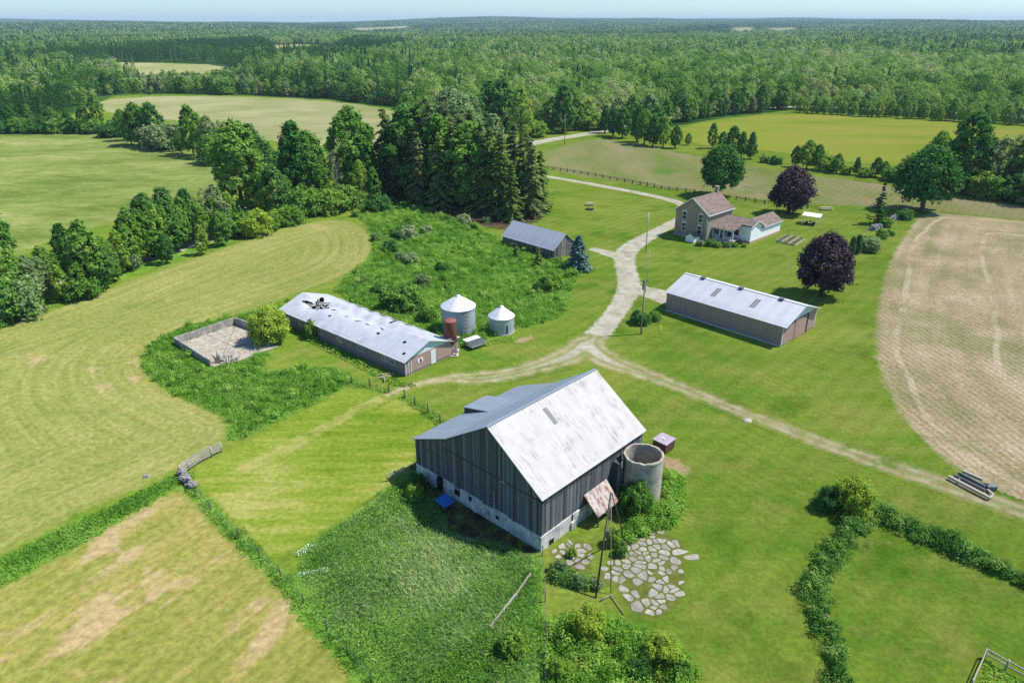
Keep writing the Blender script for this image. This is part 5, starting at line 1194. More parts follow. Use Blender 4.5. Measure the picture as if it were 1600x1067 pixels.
row([(-96.3, 129.0, 16.4, 'tree_tall'), (-84.2, 110.4, 8.1, 'bush'), (-83.8, 112.1, 8.1, 'bush_pale'), (-85.4, 116.9, 9.7, 'tree_light'), (-82.5, 116.2, 9.0, 'tree_pale'), (-84.4, 123.4, 8.7, 'tree_tall'), (-79.2, 118.7, 6.5, 'tree_light'), (-86.1, 129.0, 5.7, 'tree_tall'), (-86.0, 132.8, 10.2, 'tree_dark'), (-77.5, 121.3, 6.8, 'tree_full'), (-76.4, 123.4, 13.4, 'tree_tall'), (-75.0, 124.7, 8.2, 'tree_full'), (-75.6, 129.0, 6.0, 'tree_full'), (-80.8, 134.8, 7.1, 'tree_pale'), (-77.3, 134.4, 7.8, 'tree_bare'), (-76.7, 136.8, 4.6, 'bush_pale'), (-76.4, 139.2, 11.6, 'tree_tall'), (-75.8, 141.8, 7.8, 'tree_tall'), (-75.1, 144.4, 13.3, 'tree_dark'), (-73.5, 145.3, 8.9, 'tree_tall'), (-72.7, 148.1, 13.8, 'tree_dark'), (-72.0, 151.0, 9.6, 'tree_full'), (-70.3, 140.1, 6.3, 'tree_full'), (-71.8, 156.0, 11.8, 'tree_dark'), (-69.9, 157.0, 11.0, 'tree_bare'), (-68.7, 159.1, 12.7, 'tree_bare'), (-66.5, 159.1, 12.2, 'tree_pale'), (-63.8, 152.9, 7.4, 'tree_full'), (-66.4, 165.7, 9.1, 'tree_light'), (-63.7, 162.3, 6.2, 'bush_dark'), (-61.4, 161.2, 5.7, 'bush_light'), (-58.8, 161.2, 6.3, 'bush_yellow'), (-65.4, 146.3, 6.4, 'tree_light'), (-82.6, 118.7, 8.2, 'tree_pale'), (-81.1, 126.1, 9.3, 'tree_tall'), (-78.2, 124.7, 9.0, 'tree_pale'), (-77.1, 126.5, 10.4, 'tree_tall'), (-76.0, 128.3, 8.7, 'tree_full'), (-76.2, 133.6, 8.7, 'tree_light'), (-76.0, 136.8, 8.9, 'tree_tall'), (-75.4, 139.2, 9.1, 'tree_light'), (-74.8, 141.8, 10.4, 'tree_full'), (-73.7, 143.6, 11.6, 'tree_light'), (-73.0, 146.3, 10.9, 'tree_tall'), (-72.0, 149.1, 11.1, 'tree_light'), (-71.3, 151.9, 11.0, 'tree_tall'), (-70.2, 154.9, 9.8, 'tree_tall'), (-67.4, 152.9, 8.8, 'tree_light'), (-67.1, 158.0, 9.1, 'tree_tall'), (-65.6, 161.2, 7.5, 'tree_tall'), (-83.2, 115.0, 8.1, 'tree_tall'), (-85.0, 112.6, 10.7, 'tree_full'), (-83.3, 112.6, 6.8, 'bush_light'), (-76.5, 120.0, 4.3, 'bush'), (-57.6, 165.7, 4.6, 'bush'), (-55.9, 170.4, 4.7, 'bush_light'), (-53.9, 171.6, 5.0, 'bush')],
    'from the left in the hedgerow beside the hay field', 'trees of the lane hedgerow')
row([(-70.1, 184.6, 22.5, 'tree_full'), (-68.2, 188.1, 10.6, 'tree_bare'), (-69.2, 193.2, 20.5, 'tree_dark'), (-63.2, 181.2, 12.5, 'tree_light'), (-59.8, 179.2, 12.8, 'tree_full'), (-58.0, 183.2, 9.4, 'tree_tall'), (-57.0, 190.3, 21.8, 'tree_dark'), (-54.3, 193.2, 19.0, 'tree_full'), (-51.5, 190.3, 13.8, 'tree_tall'), (-49.6, 193.2, 9.6, 'tree_light'), (-47.3, 194.8, 15.5, 'tree_bare'), (-46.2, 197.9, 13.9, 'tree_tall'), (-44.3, 202.7, 23.8, 'tree_full'), (-40.8, 201.0, 18.0, 'tree_dark'), (-40.9, 193.2, 11.6, 'tree_light'), (-46.4, 183.2, 6.9, 'bush_light'), (-43.3, 188.1, 6.8, 'bush'), (-37.4, 193.2, 9.6, 'tree_tall'), (-52.5, 181.2, 7.4, 'bush'), (-35.0, 184.6, 5.3, 'bush_dark')],
    'from the left in the clump before the spruces', 'trees of the tall clump')
row([(-224.7, 328.7, 6.6, 'bush_dark'), (-217.6, 328.7, 7.1, 'bush'), (-209.9, 328.7, 7.6, 'bush_dark'), (-200.6, 328.7, 7.1, 'bush'), (-192.9, 328.7, 7.6, 'bush_dark'), (-185.0, 326.7, 6.8, 'bush'), (-171.8, 317.0, 7.4, 'bush_dark'), (-224.5, 332.8, 11.3, 'tree_dark'), (-215.8, 332.8, 11.8, 'tree_dark'), (-205.8, 332.8, 10.5, 'tree_full'), (-198.6, 332.8, 9.9, 'tree_dark'), (-190.3, 330.8, 11.2, 'tree_full'), (-185.1, 332.8, 16.4, 'tree_tall'), (-160.7, 306.1, 12.5, 'tree_full'), (-153.1, 295.9, 11.4, 'tree_full'), (-148.2, 292.6, 16.3, 'tree_full'), (-145.9, 294.2, 14.5, 'tree_dark'), (-141.3, 291.0, 16.7, 'tree_full'), (-135.4, 286.3, 11.3, 'bush_pale'), (-131.6, 283.2, 10.5, 'bush_pale'), (-123.7, 274.3, 8.1, 'tree_full'), (-117.6, 270.1, 17.8, 'tree_tall'), (-112.9, 266.0, 15.7, 'tree_light'), (-108.2, 263.3, 15.1, 'tree_pale'), (-102.1, 258.1, 15.7, 'tree_bare'), (-102.5, 254.3, 10.2, 'bush'), (-98.0, 253.0, 8.9, 'bush_dark'), (-94.5, 250.6, 11.3, 'tree_full'), (-93.1, 253.0, 14.2, 'tree_tall'), (-80.8, 243.5, 8.0, 'tree_full'), (-78.1, 245.8, 6.4, 'bush_dark')],
    'from the left between pasture and pale field', 'trees between pasture and pale field')
row([(-35.6, 205.2, 23.7, 'spruce'), (-32.5, 207.7, 21.1, 'spruce'), (-28.7, 202.7, 24.6, 'tree_full'), (-25.6, 201.0, 25.4, 'spruce'), (-22.0, 197.9, 26.1, 'spruce'), (-19.3, 194.8, 22.9, 'tree_tall'), (-15.6, 190.3, 21.3, 'spruce_sunny'), (-13.6, 193.2, 23.0, 'spruce'), (-10.5, 188.1, 21.8, 'tree_full'), (-8.0, 184.6, 22.5, 'spruce'), (-5.6, 182.5, 21.7, 'spruce_sunny'), (-2.9, 180.5, 20.9, 'spruce_sunny'), (-0.2, 175.3, 14.4, 'spruce_sunny'), (2.5, 183.2, 19.0, 'spruce'), (4.6, 179.8, 19.2, 'spruce'), (7.2, 186.0, 15.1, 'spruce'), (-36.3, 216.6, 20.7, 'spruce'), (-32.9, 220.4, 23.0, 'spruce'), (-25.9, 216.6, 22.9, 'spruce'), (-19.0, 213.0, 22.9, 'spruce'), (-11.8, 209.5, 22.6, 'spruce'), (-5.3, 206.0, 21.6, 'tree_pale'), (0.4, 201.0, 20.2, 'spruce'), (3.9, 197.1, 18.4, 'spruce'), (-25.0, 191.7, 19.2, 'spruce'), (-18.7, 188.1, 18.6, 'spruce')],
    'from the left in the grove behind the board shed', 'spruces of the grove', wide=1.12)
row([(-41.4, 297.5, 18.9, 'tree_full'), (-31.7, 274.3, 20.5, 'tree_full'), (-20.3, 250.6, 24.7, 'tree_willow'), (-14.5, 267.3, 21.2, 'tree_pale'), (-10.1, 334.9, 21.5, 'edge_dark'), (-4.3, 328.7, 22.5, 'edge_dark'), (3.4, 302.6, 21.4, 'tree_light'), (9.9, 317.0, 7.7, 'bush_light'), (14.2, 328.7, 6.0, 'bush'), (18.1, 337.0, 14.9, 'edge_full'), (22.5, 328.7, 20.4, 'tree_dark'), (29.1, 337.0, 14.9, 'edge_full'), (35.2, 345.6, 12.8, 'edge_light'), (-15.0, 315.2, 16.4, 'edge_dark'), (-29.0, 302.6, 18.0, 'edge_full'), (37.5, 339.1, 9.2, 'bush_light')],
    'from the left in the leafy row behind the spruces', 'leafy trees behind the spruces')
row([(41.2, 328.7, 11.7, 'tree_dark'), (43.7, 318.9, 11.4, 'tree_dark'), (46.8, 313.3, 12.5, 'tree_full'), (55.2, 345.6, 14.7, 'edge_full'), (51.3, 302.6, 14.3, 'tree_dark'), (53.1, 295.9, 13.3, 'tree_full'), (62.1, 339.1, 15.3, 'edge_pale'), (55.8, 291.0, 11.9, 'tree_dark'), (59.6, 289.4, 11.4, 'tree_light'), (71.6, 345.6, 12.8, 'edge_full'), (63.7, 286.3, 8.4, 'tree_dark'), (70.5, 294.2, 4.7, 'tree_full'), (83.2, 369.2, 9.7, 'edge_full'), (62.6, 320.9, 12.5, 'edge_dark'), (49.2, 345.6, 13.6, 'edge_pale')],
    'from the left at the gravel road corner', 'trees at the road corner')
row([(78.0, 286.3, 9.6, 'tree_tall'), (79.5, 277.2, 7.5, 'tree_full'), (81.2, 270.1, 10.5, 'tree_full'), (83.5, 266.0, 9.0, 'tree_dark'), (85.6, 262.0, 9.4, 'tree_dark'), (89.0, 255.5, 3.1, 'bush_light'), (91.4, 251.8, 3.3, 'bush_dark'), (96.3, 247.0, 7.0, 'tree_dark'), (98.9, 243.5, 9.4, 'tree_full'), (101.9, 242.4, 8.1, 'tree_full'), (104.4, 240.1, 6.0, 'bush_light'), (105.8, 235.7, 6.3, 'tree_full'), (108.0, 233.5, 3.1, 'bush_light'), (110.6, 232.5, 5.7, 'tree_dark'), (112.3, 229.4, 3.4, 'bush_light'), (116.0, 230.4, 6.0, 'tree_full'), (117.5, 228.3, 5.2, 'tree_full'), (118.5, 223.3, 5.1, 'bush'), (121.0, 222.3, 4.3, 'bush_light'), (122.1, 219.5, 5.6, 'bush')],
    'from the left along the golden field', 'trees along the golden field')
row([(128.7, 220.4, 15.2, 'tree_full'), (128.6, 205.2, 22.4, 'tree_dark'), (128.2, 209.5, 15.6, 'tree_dark'), (131.4, 204.3, 11.8, 'tree_light'), (134.0, 204.3, 15.8, 'tree_pale'), (137.1, 203.5, 16.1, 'tree_pale'), (140.6, 204.3, 18.4, 'tree_bare'), (141.7, 202.7, 19.6, 'tree_bare'), (142.8, 201.0, 17.1, 'tree_full'), (145.4, 199.4, 18.2, 'tree_dark'), (133.4, 201.0, 8.2, 'bush'), (136.9, 197.9, 8.8, 'bush_dark'), (140.2, 194.8, 10.5, 'bush_dark'), (131.5, 202.7, 8.6, 'bush_light'), (149.3, 197.9, 19.2, 'tree_full')],
    'from the left in the group right of the golden field', 'big trees beside the golden field')
plant(*[(58.5, 202.7, 13.7)][0], 'maple', 'big round dark green maple behind the farmhouse')
plant(*[(71.1, 181.8, 11.7)][0], 'purple_maple', 'dark purple maple beyond the white wing of the farmhouse', None)
plant(*[(55.6, 121.3, 11.2)][0], 'purple_maple', 'dark purple maple casting shade on the lawn behind the long shed', None)
plant(*[(106.8, 184.6, 16.0)][0], 'maple', 'big round dark green tree at the end of the stone wall', None)
plant(*[(13.1, 136.4, 6.9)][0], 'blue_spruce', 'bluish spruce at the corner of the old board shed by the drive')
plant(*[(89.1, 171.6, 10.3)][0], 'ragged_spruce', 'ragged dark spruce with a thin spire beside the stone wall', None, .9)
plant(*[(71.6, 145.8, 4.0)][0], 'cedar', 'trimmed cedar nearest the purple maple, one of a close pair', None, .8)
plant(*[(73.2, 146.7, 4.2)][0], 'cedar', 'trimmed cedar nearest the ornamental grasses, one of a close pair', None, .8)
plant(*[(5.3, 138.0, 4.1)][0], 'young_spruce', 'young light green spruce in the weeds against the board shed wall')
plant(*[(0.8, 143.6, 3.2)][0], 'young_spruce', 'smallest young spruce in the weeds by the far corner of the board shed')
row([(76.1, 149.1, 3.7, 'bush_pale'), (79.3, 152.9, 2.6, 'bush_light'), (84.4, 159.1, 2.1, 'bush'), (87.2, 161.2, 1.5, 'bush_dark'), (98.1, 176.6, 2.9, 'bush_dark'), (90.1, 169.2, 2.5, 'bush_light')], 'from the left along the stone wall', 'bushes along the stone wall')
row([(-23.4, 158.0, 3.6, 'bush_blossom'), (-26.0, 159.1, 2.7, 'bush_dark'), (-19.8, 162.3, 2.4, 'bush_blossom'), (-25.9, 148.1, 3.1, 'bush_dark'), (-11.9, 171.6, 2.7, 'bush_blossom'), (-9.0, 166.8, 1.9, 'bush_light'), (-21.1, 182.5, 1.7, 'bush_pale'), (-20.6, 140.1, 2.4, 'bush_blossom'), (-23.1, 141.8, 2.2, 'bush_pale'), (-13.8, 135.1, 2.1, 'bush_dark'), (-16.8, 126.8, 2.3, 'bush_pale'), (-24.3, 123.0, 2.1, 'bush_dark'), (-28.3, 128.3, 1.5, 'bush_pale'), (-11.5, 125.1, 1.6, 'bush_light'), (-18.9, 115.0, 4.9, 'bush'), (-16.5, 114.4, 2.6, 'bush_dark'), (-13.9, 109.2, 2.7, 'bush'), (7.2, 124.7, 3.5, 'bush_light'), (5.3, 123.7, 2.1, 'bush_dark'), (-38.7, 182.5, 2.3, 'bush'), (-36.1, 186.0, 1.7, 'bush_dark'), (-39.6, 179.2, 2.0, 'bush_light'), (11.5, 131.3, 2.1, 'bush_light'), (-24.9, 170.4, 2.2, 'bush'), (-30.3, 157.0, 2.1, 'bush_pale'), (-15.9, 174.7, 1.6, 'bush'), (-6.8, 108.4, 1.9, 'bush'), (-6.3, 172.8, 1.6, 'bush_pale')],
    'from the left in the weeds behind the bins', 'bushes of the weedy patch')
plant(*[(-37.2, 101.2, 6.2)][0], 'big_bush_yellow', 'yellow green bush tree between the concrete yard and the livestock house', None, .95)
plant(*[(-31.0, 102.4, 3.4)][0], 'bush_light', 'slim climbing bush against the long wall of the livestock house', None, .5)
plant(*[(21.0, 108.4, 2.5)][0], 'bush_dark', 'low spreading dark shrub at the foot of the utility pole')
plant(*[(23.5, 109.8, 1.6)][0], 'bush', 'small green shrub against the corner of the long shed')
for t, k, lb, w in (("918,1004,938", 'big_bush_yellow', 'bright yellow green bush at the foot of the pole derrick', .85), ("1030,1052,968", 'big_bush_yellow', 'larger yellow green bush at the edge of the flagstones', .85), ("1000,1062,1005", 'big_bush_dark', 'dark green bush in the shade of the larger yellow bush', .9),
                    ("880,1062,1012", 'big_bush_light', 'light green bush in the weeds beside the wire fence', .9), ("1062,1062,1012", 'big_bush', 'green bush nearest the open lawn at the weeds corner', .8), ("800,1020,985", 'bush_light', 'small light green bush where the fallen rails meet', .8),
                    ("992,800,750", 'big_bush', 'upright green bush against the foot of the concrete silo', .8), 
                    ("952,858,806", 'big_bush_light', 'leafy bush tangled in the legs of the pole derrick', .75), ("965,872,832", 'big_bush', 'low leafy bush at the edge of the flagstones', .8), ("900,868,846", 'bush_light', 'low weeds bush at the footing of the barn', .8), ("656,765,728", 'bush_dark', 'dark bush in the shade at the barn gable corner', .7), ("648,780,755", 'bush_light', 'bright green bush in the tall grass by the blue panel', .8),
                    ("1328,800,740", 'big_bush_yellow', 'yellow green bush where the two overgrown hedges meet', .8), ("1290,795,758", 'big_bush_dark', 'dark bush at the lawn end of the overgrown hedges', .8), ("900,905,885", 'bush_pale', 'low grey green shrub between tall grass and flagstones', 1.0), ("925,912,893", 'bush_pale', 'small grey green shrub at the flagstone edge', .9), ("875,890,868", 'bush_pale', 'grey green shrub beside the barn corner', .9)):
    BUSHES = globals().setdefault('BUSHES', []); BUSHES.append((k, lb, w))
BP = [(6.0, 42.5, 3.5), (11.2, 39.6, 3.6), (9.6, 38.8, 2.2), (3.8, 38.8, 2.0), (12.6, 38.8, 2.1), (0.0, 41.3, 2.3), (12.4, 58.9, 3.9), (9.5, 54.0, 2.1), (10.1, 52.6, 1.6), (5.5, 52.4, 1.0), (-9.9, 63.2, 1.8), (-10.0, 61.0, 2.0), (34.0, 58.9, 4.6), (31.8, 59.4, 2.9), (5.9, 48.7, 1.1), (7.2, 48.5, 1.1), (4.1, 50.4, 1.2)]
for (x, y, h), (k, lb, w) in zip(BP, BUSHES): plant(x, y, h, k, lb, None, w)
for i, (x, y, h) in enumerate([(41.6, 152.9, 1.5), (43.5, 152.9, 1.7), (44.9, 151.9, 1.4), (47.0, 151.9, 1.3), (48.8, 151.9, 1.2), (50.8, 151.9, 1.0)]):
    plant(x, y, h, ['bush_pale', 'bush', 'bush_light'][i % 3], 'small garden shrub, '+ordinal(i)+' from the cellar hut along the farmhouse porch', 'shrubs along the porch')

# ---- forest edges as individual trees
eg = np.random.default_rng(5)
def edge_row(line, n, h, kinds, tail, group, depth=(0, 10)):
    L_ = np.array(line)[:, :2]; seg = np.linalg.norm(np.diff(L_, axis=0), axis=1); cum = np.concatenate([[0], np.cumsum(seg)]); items = []
    for i in range(n):
        s = (i+eg.uniform(.15, .85))/n*cum[-1]; k = min(len(seg)-1, np.searchsorted(cum, s)-1 if s > 0 else 0); k = max(k, 0)
        p = L_[k]+(L_[k+1]-L_[k])*(s-cum[k])/seg[k]; d = p/np.linalg.norm(p); p = p+d*eg.uniform(*depth)
        items.append((float(p[0]), float(p[1]), float(eg.uniform(*h)), kinds[eg.integers(len(kinds))]))
    row(items, tail, group)
edge_row([(-274.6, 504.4), (-265.9, 523.3), (-239.3, 523.3), (-172.6, 509.0), (-114.8, 482.6), (-56.5, 426.8)], 52, (5, 13), ['edge_full', 'edge_dark', 'edge_light', 'edge_full', 'edge_pale', 'bush'], 'from the left on the edge behind the pale field', 'forest edge behind the pale field')
edge_row([(82.1, 364.2), (102.4, 384.8), (156.3, 423.5)], 22, (6, 15), ['edge_full', 'edge_dark', 'edge_light', 'edge_pale'], 'from the left on the edge beyond the golden field', 'forest edge at the golden field corner')
edge_row([(155.3, 407.8), (198.1, 384.8), (244.5, 354.7), (267.9, 337.0)], 44, (5, 9), ['edge_light', 'edge_full', 'edge_pale', 'edge_light'], 'from the left in the young row behind the golden field', 'young trees behind the golden field', (-4, 3))
# ------------------------------------------------------------------ tall grass, weeds and hedges
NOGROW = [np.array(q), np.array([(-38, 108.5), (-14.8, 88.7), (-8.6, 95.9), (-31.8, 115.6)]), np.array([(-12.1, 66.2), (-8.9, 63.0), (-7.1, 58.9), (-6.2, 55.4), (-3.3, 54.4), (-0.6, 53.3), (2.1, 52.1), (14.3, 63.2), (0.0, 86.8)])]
def in_shape(n_, shapes, margin=0.0, g=rng):
    """random points inside the shapes"""
    out = []
    for s in shapes:
        pts = np.asarray(s[1], float); pad = pts[:, 2].max() if s[0] == 'line' else 0
        lo, hi = pts[:, :2].min(0)-pad, pts[:, :2].max(0)+pad
        lo = np.maximum(lo, [-120, 20]); hi = np.minimum(hi, [160, 220])
        area = np.prod(hi-lo); k = int(area*n_)
        P = g.uniform(lo, hi, (k, 2)); d = sdf_poly(P, pts) if s[0] == 'poly' else sdf_line(P, pts)
        for b_ in NOGROW: d = np.where(sdf_poly(P, b_) > 0, -1, d)
        out.append((P[d > margin], d[d > margin]))
    return np.vstack([o[0] for o in out]), np.concatenate([o[1] for o in out])
def vnoise(P, f, seed=0):
    x, y = P[:, 0]*f, P[:, 1]*f
    return .5+.25*(np.sin(x*1.7+seed)*np.cos(y*1.3+seed*2)+np.sin(x*.63-y*1.1+seed*3)*.7+np.sin(x*3.1+y*2.3+seed)*.3)
def blades(name, shapes, dens, h, w, mat, label, cat, lean=.3, fr=.35, seed=0):
    P, d = in_shape(dens, shapes, -.25); n_ = len(P)
    rag = d+(vnoise(P, 1.7, seed+2)-.5)*1.3; keep = (rag > .1) & (rng.random(n_) < np.clip(.25+rag*.7, 0, 1)); P, rag = P[keep], rag[keep]; n_ = len(P)
    lod = vnoise(P, fr*2.3, seed+9); hh = (h[0]+(h[1]-h[0])*np.clip(vnoise(P, fr, seed)*.7+lod*.3, 0, 1))*rng.uniform(.5, 1.2, n_)*np.clip(.3+rag*.45, 0, 1)
    a = rng.uniform(0, 2*np.pi, n_); b = 6.3*vnoise(P, fr*.5, seed+5)+rng.normal(0, 1.5, n_); l = hh*rng.uniform(.1, lean, n_)*np.where(lod > .72, 1.7, 1.0)
    base = np.column_stack([P, np.zeros(n_)]); s = np.column_stack([np.cos(a), np.sin(a), np.zeros(n_)])*(w*rng.uniform(.5, 1.4, n_))[:, None]*.5
    mid = base+np.column_stack([np.cos(b)*l*.35, np.sin(b)*l*.35, hh*.65]); tip = base+np.column_stack([np.cos(b)*l, np.sin(b)*l, hh])
    V = np.stack([base-s*.6, base+s*.6, mid+s, tip, mid-s], 1).reshape(-1, 3)
    me = np_mesh(name, V, np.arange(5*n_).reshape(n_, 5), mat)
    at = me.attributes.new('tint', 'FLOAT', 'FACE'); at.data.foreach_set('value', np.clip(vnoise(P, fr*.6, seed+4)*.9+vnoise(P, fr*3, seed+8)*.5-.2+rng.normal(0, .14, n_), 0, 1).astype(np.float32))
    return tag(link_mesh(name, me), label, cat, None, 'stuff')
def leafmass(name, shapes, dens, h, size, mat, label, cat, kind='stuff', fr=.5, seed=0, shell=.75, up=.6, base=0.0):
    P, d = in_shape(dens, shapes, .02); n_ = len(P)
    top = (h[0]+(h[1]-h[0])*np.clip(vnoise(P, fr, seed), 0, 1))*np.clip(.25+d*.75, 0, 1)
    z = top*(1-(1-shell)*rng.random(n_)**.6-(rng.random(n_) < .25)*rng.random(n_)*.6)
    C = np.column_stack([P+rng.normal(0, .08, (n_, 2)), np.maximum(z, .03)+base]); N = rng.normal(size=(n_, 3))*.4+np.array([0, 0, up])
    V, F = leaf_quads(C, N, size*rng.uniform(.6, 1.3, n_))
    me = np_mesh(name, V, F, mat)
    at = me.attributes.new('tint', 'FLOAT', 'FACE'); at.data.foreach_set('value', np.clip(vnoise(P, fr*.5, seed+7)*1.1+vnoise(P, fr*2.2, seed+3)*.6-.35+rng.normal(0, .12, n_), 0, 1).astype(np.float32))
    return tag(link_mesh(name, me), label, cat, None, kind)
gm_tall = leaf_mat('tall_grass_blade', '#5f9038', '#8fb462', '#c6d79a', .5, tint=True, sh=0)
gm_mid = leaf_mat('meadow_blade', '#5f9430', '#86b64a', '#bcd26e', .5, tint=True, sh=0)
gm_weed = leaf_mat('weed_leaf', '#55862c', '#7fae40', '#b8d066', .5, tint=True, sh=0)
gm_hedge = leaf_mat('hedge_leaf', '#3c6a28', '#5f8c3c', '#9ab45e', .4, tint=True, sh=0)
flower = leaf_mat('white_petals', '#c8ccb8', '#dfe2d2', '#f2f2ea', .1, sh=0)
blades('tall_grass', [('poly', smooth_poly(P_TALL, 1))], 110, (.15, .8), .055, gm_tall, 'waist high unmown grass below the barn gable', 'tall grass', 1.1, .28)
leafmass('tall_weeds', [('poly', smooth_poly([(-20.4, 52.4), (-15.5, 58.9), (-11.2, 65.6), (-7.7, 58.9), (-6.6, 54.0), (-9.1, 49.8), (-8.2, 42.5), (-9.6, 38.9), (-16.0, 45.2)], 1)), ('poly', smooth_poly([(-5.2, 43.2), (-1.1, 46.0), (2.8, 47.4), (2.3, 36.7), (-8.3, 36.7)], 1)), ('poly', smooth_poly(P_ROUGHB, 1))], 42, (.2, .85), .17, gm_weed, 'broad leaved weeds in the unmown ground below the barn', 'weeds', 'stuff', .6, 3)
blades('rough_meadow', [('poly', smooth_poly(P_ROUGHPAD, 1))], 60, (.15, .75), .08, gm_mid, 'lush uncut grass around the concrete yard', 'uncut grass', 1.1, .3, 2)
blades('field_margin', [('line', [(-55.6, 41.9, 3), (-45.9, 50.3, 2.2), (-41.2, 56.6, 1.9), (-35.7, 65.0, 1.2)]), ('line', [(-35.7, 65.0, 0.8), (-30.3, 58.9, 0.9), (-20.4, 49.4, 1), (-10.5, 38.5, 1.2), (-4.2, 31.8, 1.3)]), ('line', [(-14.3, 83.2, 1), (-8.7, 76.4, 1.1)]), ('line', [(-22.3, 87.2, 1.2), (-16.4, 84.6, 1)])], 70, (.2, .85), .075, gm_mid, 'strips of uncut grass dividing the hay fields', 'uncut grass', 1.1, .5, 5)
blades('weed_grass', [('poly', smooth_poly(P_WEEDS))], 16, (.3, .8), .20, gm_mid, 'grass growing through the weedy patch behind the grain bins', 'uncut grass', .4, .3, 6)
leafmass('meadow_weeds', [('poly', smooth_poly(P_ROUGHPAD, 1)), ('line', [(-55.6, 41.9, 3), (-45.9, 50.3, 2.2), (-41.2, 56.6, 1.9), (-35.7, 65.0, 1.2)])], 24, (.1, .8), .20, gm_weed, 'leafy weeds mixed into the uncut grass by the concrete yard', 'weeds', 'stuff', .45, 12)
leafmass('weed_patch', [('poly', smooth_poly(P_WEEDS))], 44, (.15, .95), .23, gm_weed, 'bright green weeds filling the patch behind the grain bins', 'weeds', 'stuff', .33, 1)
leafmass('wall_weeds', [('line', [(-38+3, 105.5, 1.0), (-15.5, 86.8, .8), (-13.5, 86.2, .5)]), ('line', [(-9.8, 99.5, 1), (-5.4, 99.5, 1), (0.0, 101.9, 0.8)]), ('line', [(-52.5, 95.0, 1), (-44.8, 89.7, 1), (-41.7, 92.4, 0.9)])], 34, (.2, .9), .28, gm_weed, 'weeds along the wall of the livestock house and round the bins', 'weeds', 'stuff', .9, 2)
leafmass('pen_weeds', [('poly', [(33.8, 37.5), (36.6, 40.6), (37.5, 39.6), (38.6, 38.3), (37.2, 36.1)])], 50, (.2, .8), .22, gm_weed, 'weeds filling the split rail enclosure', 'weeds', 'stuff', .8, 9)
def clumps(name, spots, label, cat, seed, mat, hmax, kind=None, group=None):
    """shrubby growth: overlapping leaf clumps; spots = (x, y, reach from the middle 0..1, local width)"""
    g = np.random.default_rng(seed); Cs = []; Ns = []; Ts = []; Ss = []
    for x, y, q_, w_ in spots:
        lr = g.uniform(.22, .62)*(1.15 if w_ > 1.2 else .85); ht = g.uniform(.05, 1.0)**1.2*hmax*max(.2, 1-q_*.8)*(1+.45*math.sin(x*.9+seed)*math.cos(y*.7))
        c = np.array([x, y, ht]); n_ = int(100*lr/.5)
        d = g.normal(size=(n_, 3)); d[:, 2] = np.abs(d[:, 2])*.9-.2*g.random(n_); d /= np.linalg.norm(d, axis=1, keepdims=True)
        Cs.append(c+d*lr*g.uniform(.45, 1.4, (n_, 1))); Ns.append(d+g.normal(size=(n_, 3))*.42+np.array([0, 0, .35])); Ts.append(np.clip(g.normal(.5, .28)+g.normal(0, .06, n_), 0, 1)); Ss.append(np.full(n_, g.uniform(.10, .27)))
    C = np.vstack(Cs); C[:, 2] = np.maximum(C[:, 2], .05); V, F = leaf_quads(C, np.vstack(Ns), np.concatenate(Ss)); me = np_mesh(name, V, F, mat)
    at = me.attributes.new('tint', 'FLOAT', 'FACE'); at.data.foreach_set('value', np.concatenate(Ts).astype(np.float32))
    return tag(link_mesh(name, me), label, cat, group, kind)
def hedge(name, line, label, seed):
    L_ = np.array(line, float); seg = np.linalg.norm(np.diff(L_[:, :2], axis=0), axis=1); tot = seg.sum(); g = np.random.default_rng(seed+50); spots = []
    for i in range(int(tot*13)):
        t = g.random()*tot; k = 0
        while k < len(seg)-1 and t > seg[k]: t -= seg[k]; k += 1
        p = L_[k]+(L_[k+1]-L_[k])*t/seg[k]; w_ = p[2]*(1+.25*math.sin(p[0]*1.7+p[1]*1.1)); off = np.clip(g.normal(0, w_*.48, 2), -w_*1.1, w_*1.1)
        spots.append((p[0]+off[0], p[1]+off[1], min(1, float(np.hypot(*off))/(w_*1.5)), w_))
    return clumps(name, spots, label, 'hedge', seed, gm_hedge, 1.25)
def thicket(name, poly, dens, hmax, label, cat, seed, mat):
    P, d = in_shape(dens, [('poly', poly)], .1); m_ = max(d.max(), .1)
    return clumps(name, [(x, y, 1-min(1, q_/min(m_, 1.2)), 1.3) for (x, y), q_ in zip(P, d)], label, cat, seed, mat, hmax, 'stuff')
hedge('hedge', [(31.8, 60.5, 1.2), (34.3, 59.4, 1.5), (36.8, 57.7, 1.3), (39.7, 54.8, 1.25), (42.6, 51.6, 1.3), (45.1, 49.1, 1.4), (49.3, 45.6, 1.4)], 'overgrown hedge running beside the worn track to the frame edge', 3)
hedge('hedge', [(33.8, 57.4, 1.3), (31.3, 54.0, 1.2), (28.3, 51.0, 1.05), (26.0, 48.2, 1.1), (25.3, 44.9, 1), (25.1, 41.9, 0.95), (24.4, 38.5, 1), (23.4, 34.6, 1)], 'overgrown winding hedge between the two lawns', 8)
thicket('weed_clumps', P_WEEDS, .55, 1.0, 'lumpy taller weed clumps scattered through the weedy patch', 'weeds', 21, gm_weed)
thicket('meadow_clumps', P_ROUGHPAD, .5, .75, 'lumpy taller weed clumps in the uncut grass by the concrete yard', 'weeds', 22, gm_weed)
for k, (bd, L_) in enumerate(BEDS):
    g_ = np.random.default_rng(60+k); n_ = 420; C = np.column_stack([g_.uniform(.15, L_-.15, n_), g_.uniform(-1.05, -.08, n_), .36+g_.uniform(.02, .38, n_)*(.5+.5*np.sin(g_.integers(0, 9, n_)*1.7+k))**2])
    V, F = leaf_quads(C, g_.normal(size=(n_, 3))*.5+np.array([0, 0, .7]), .2); link_mesh('vegetables', np_mesh('vegetables', V, F, LM['pale']), bd)
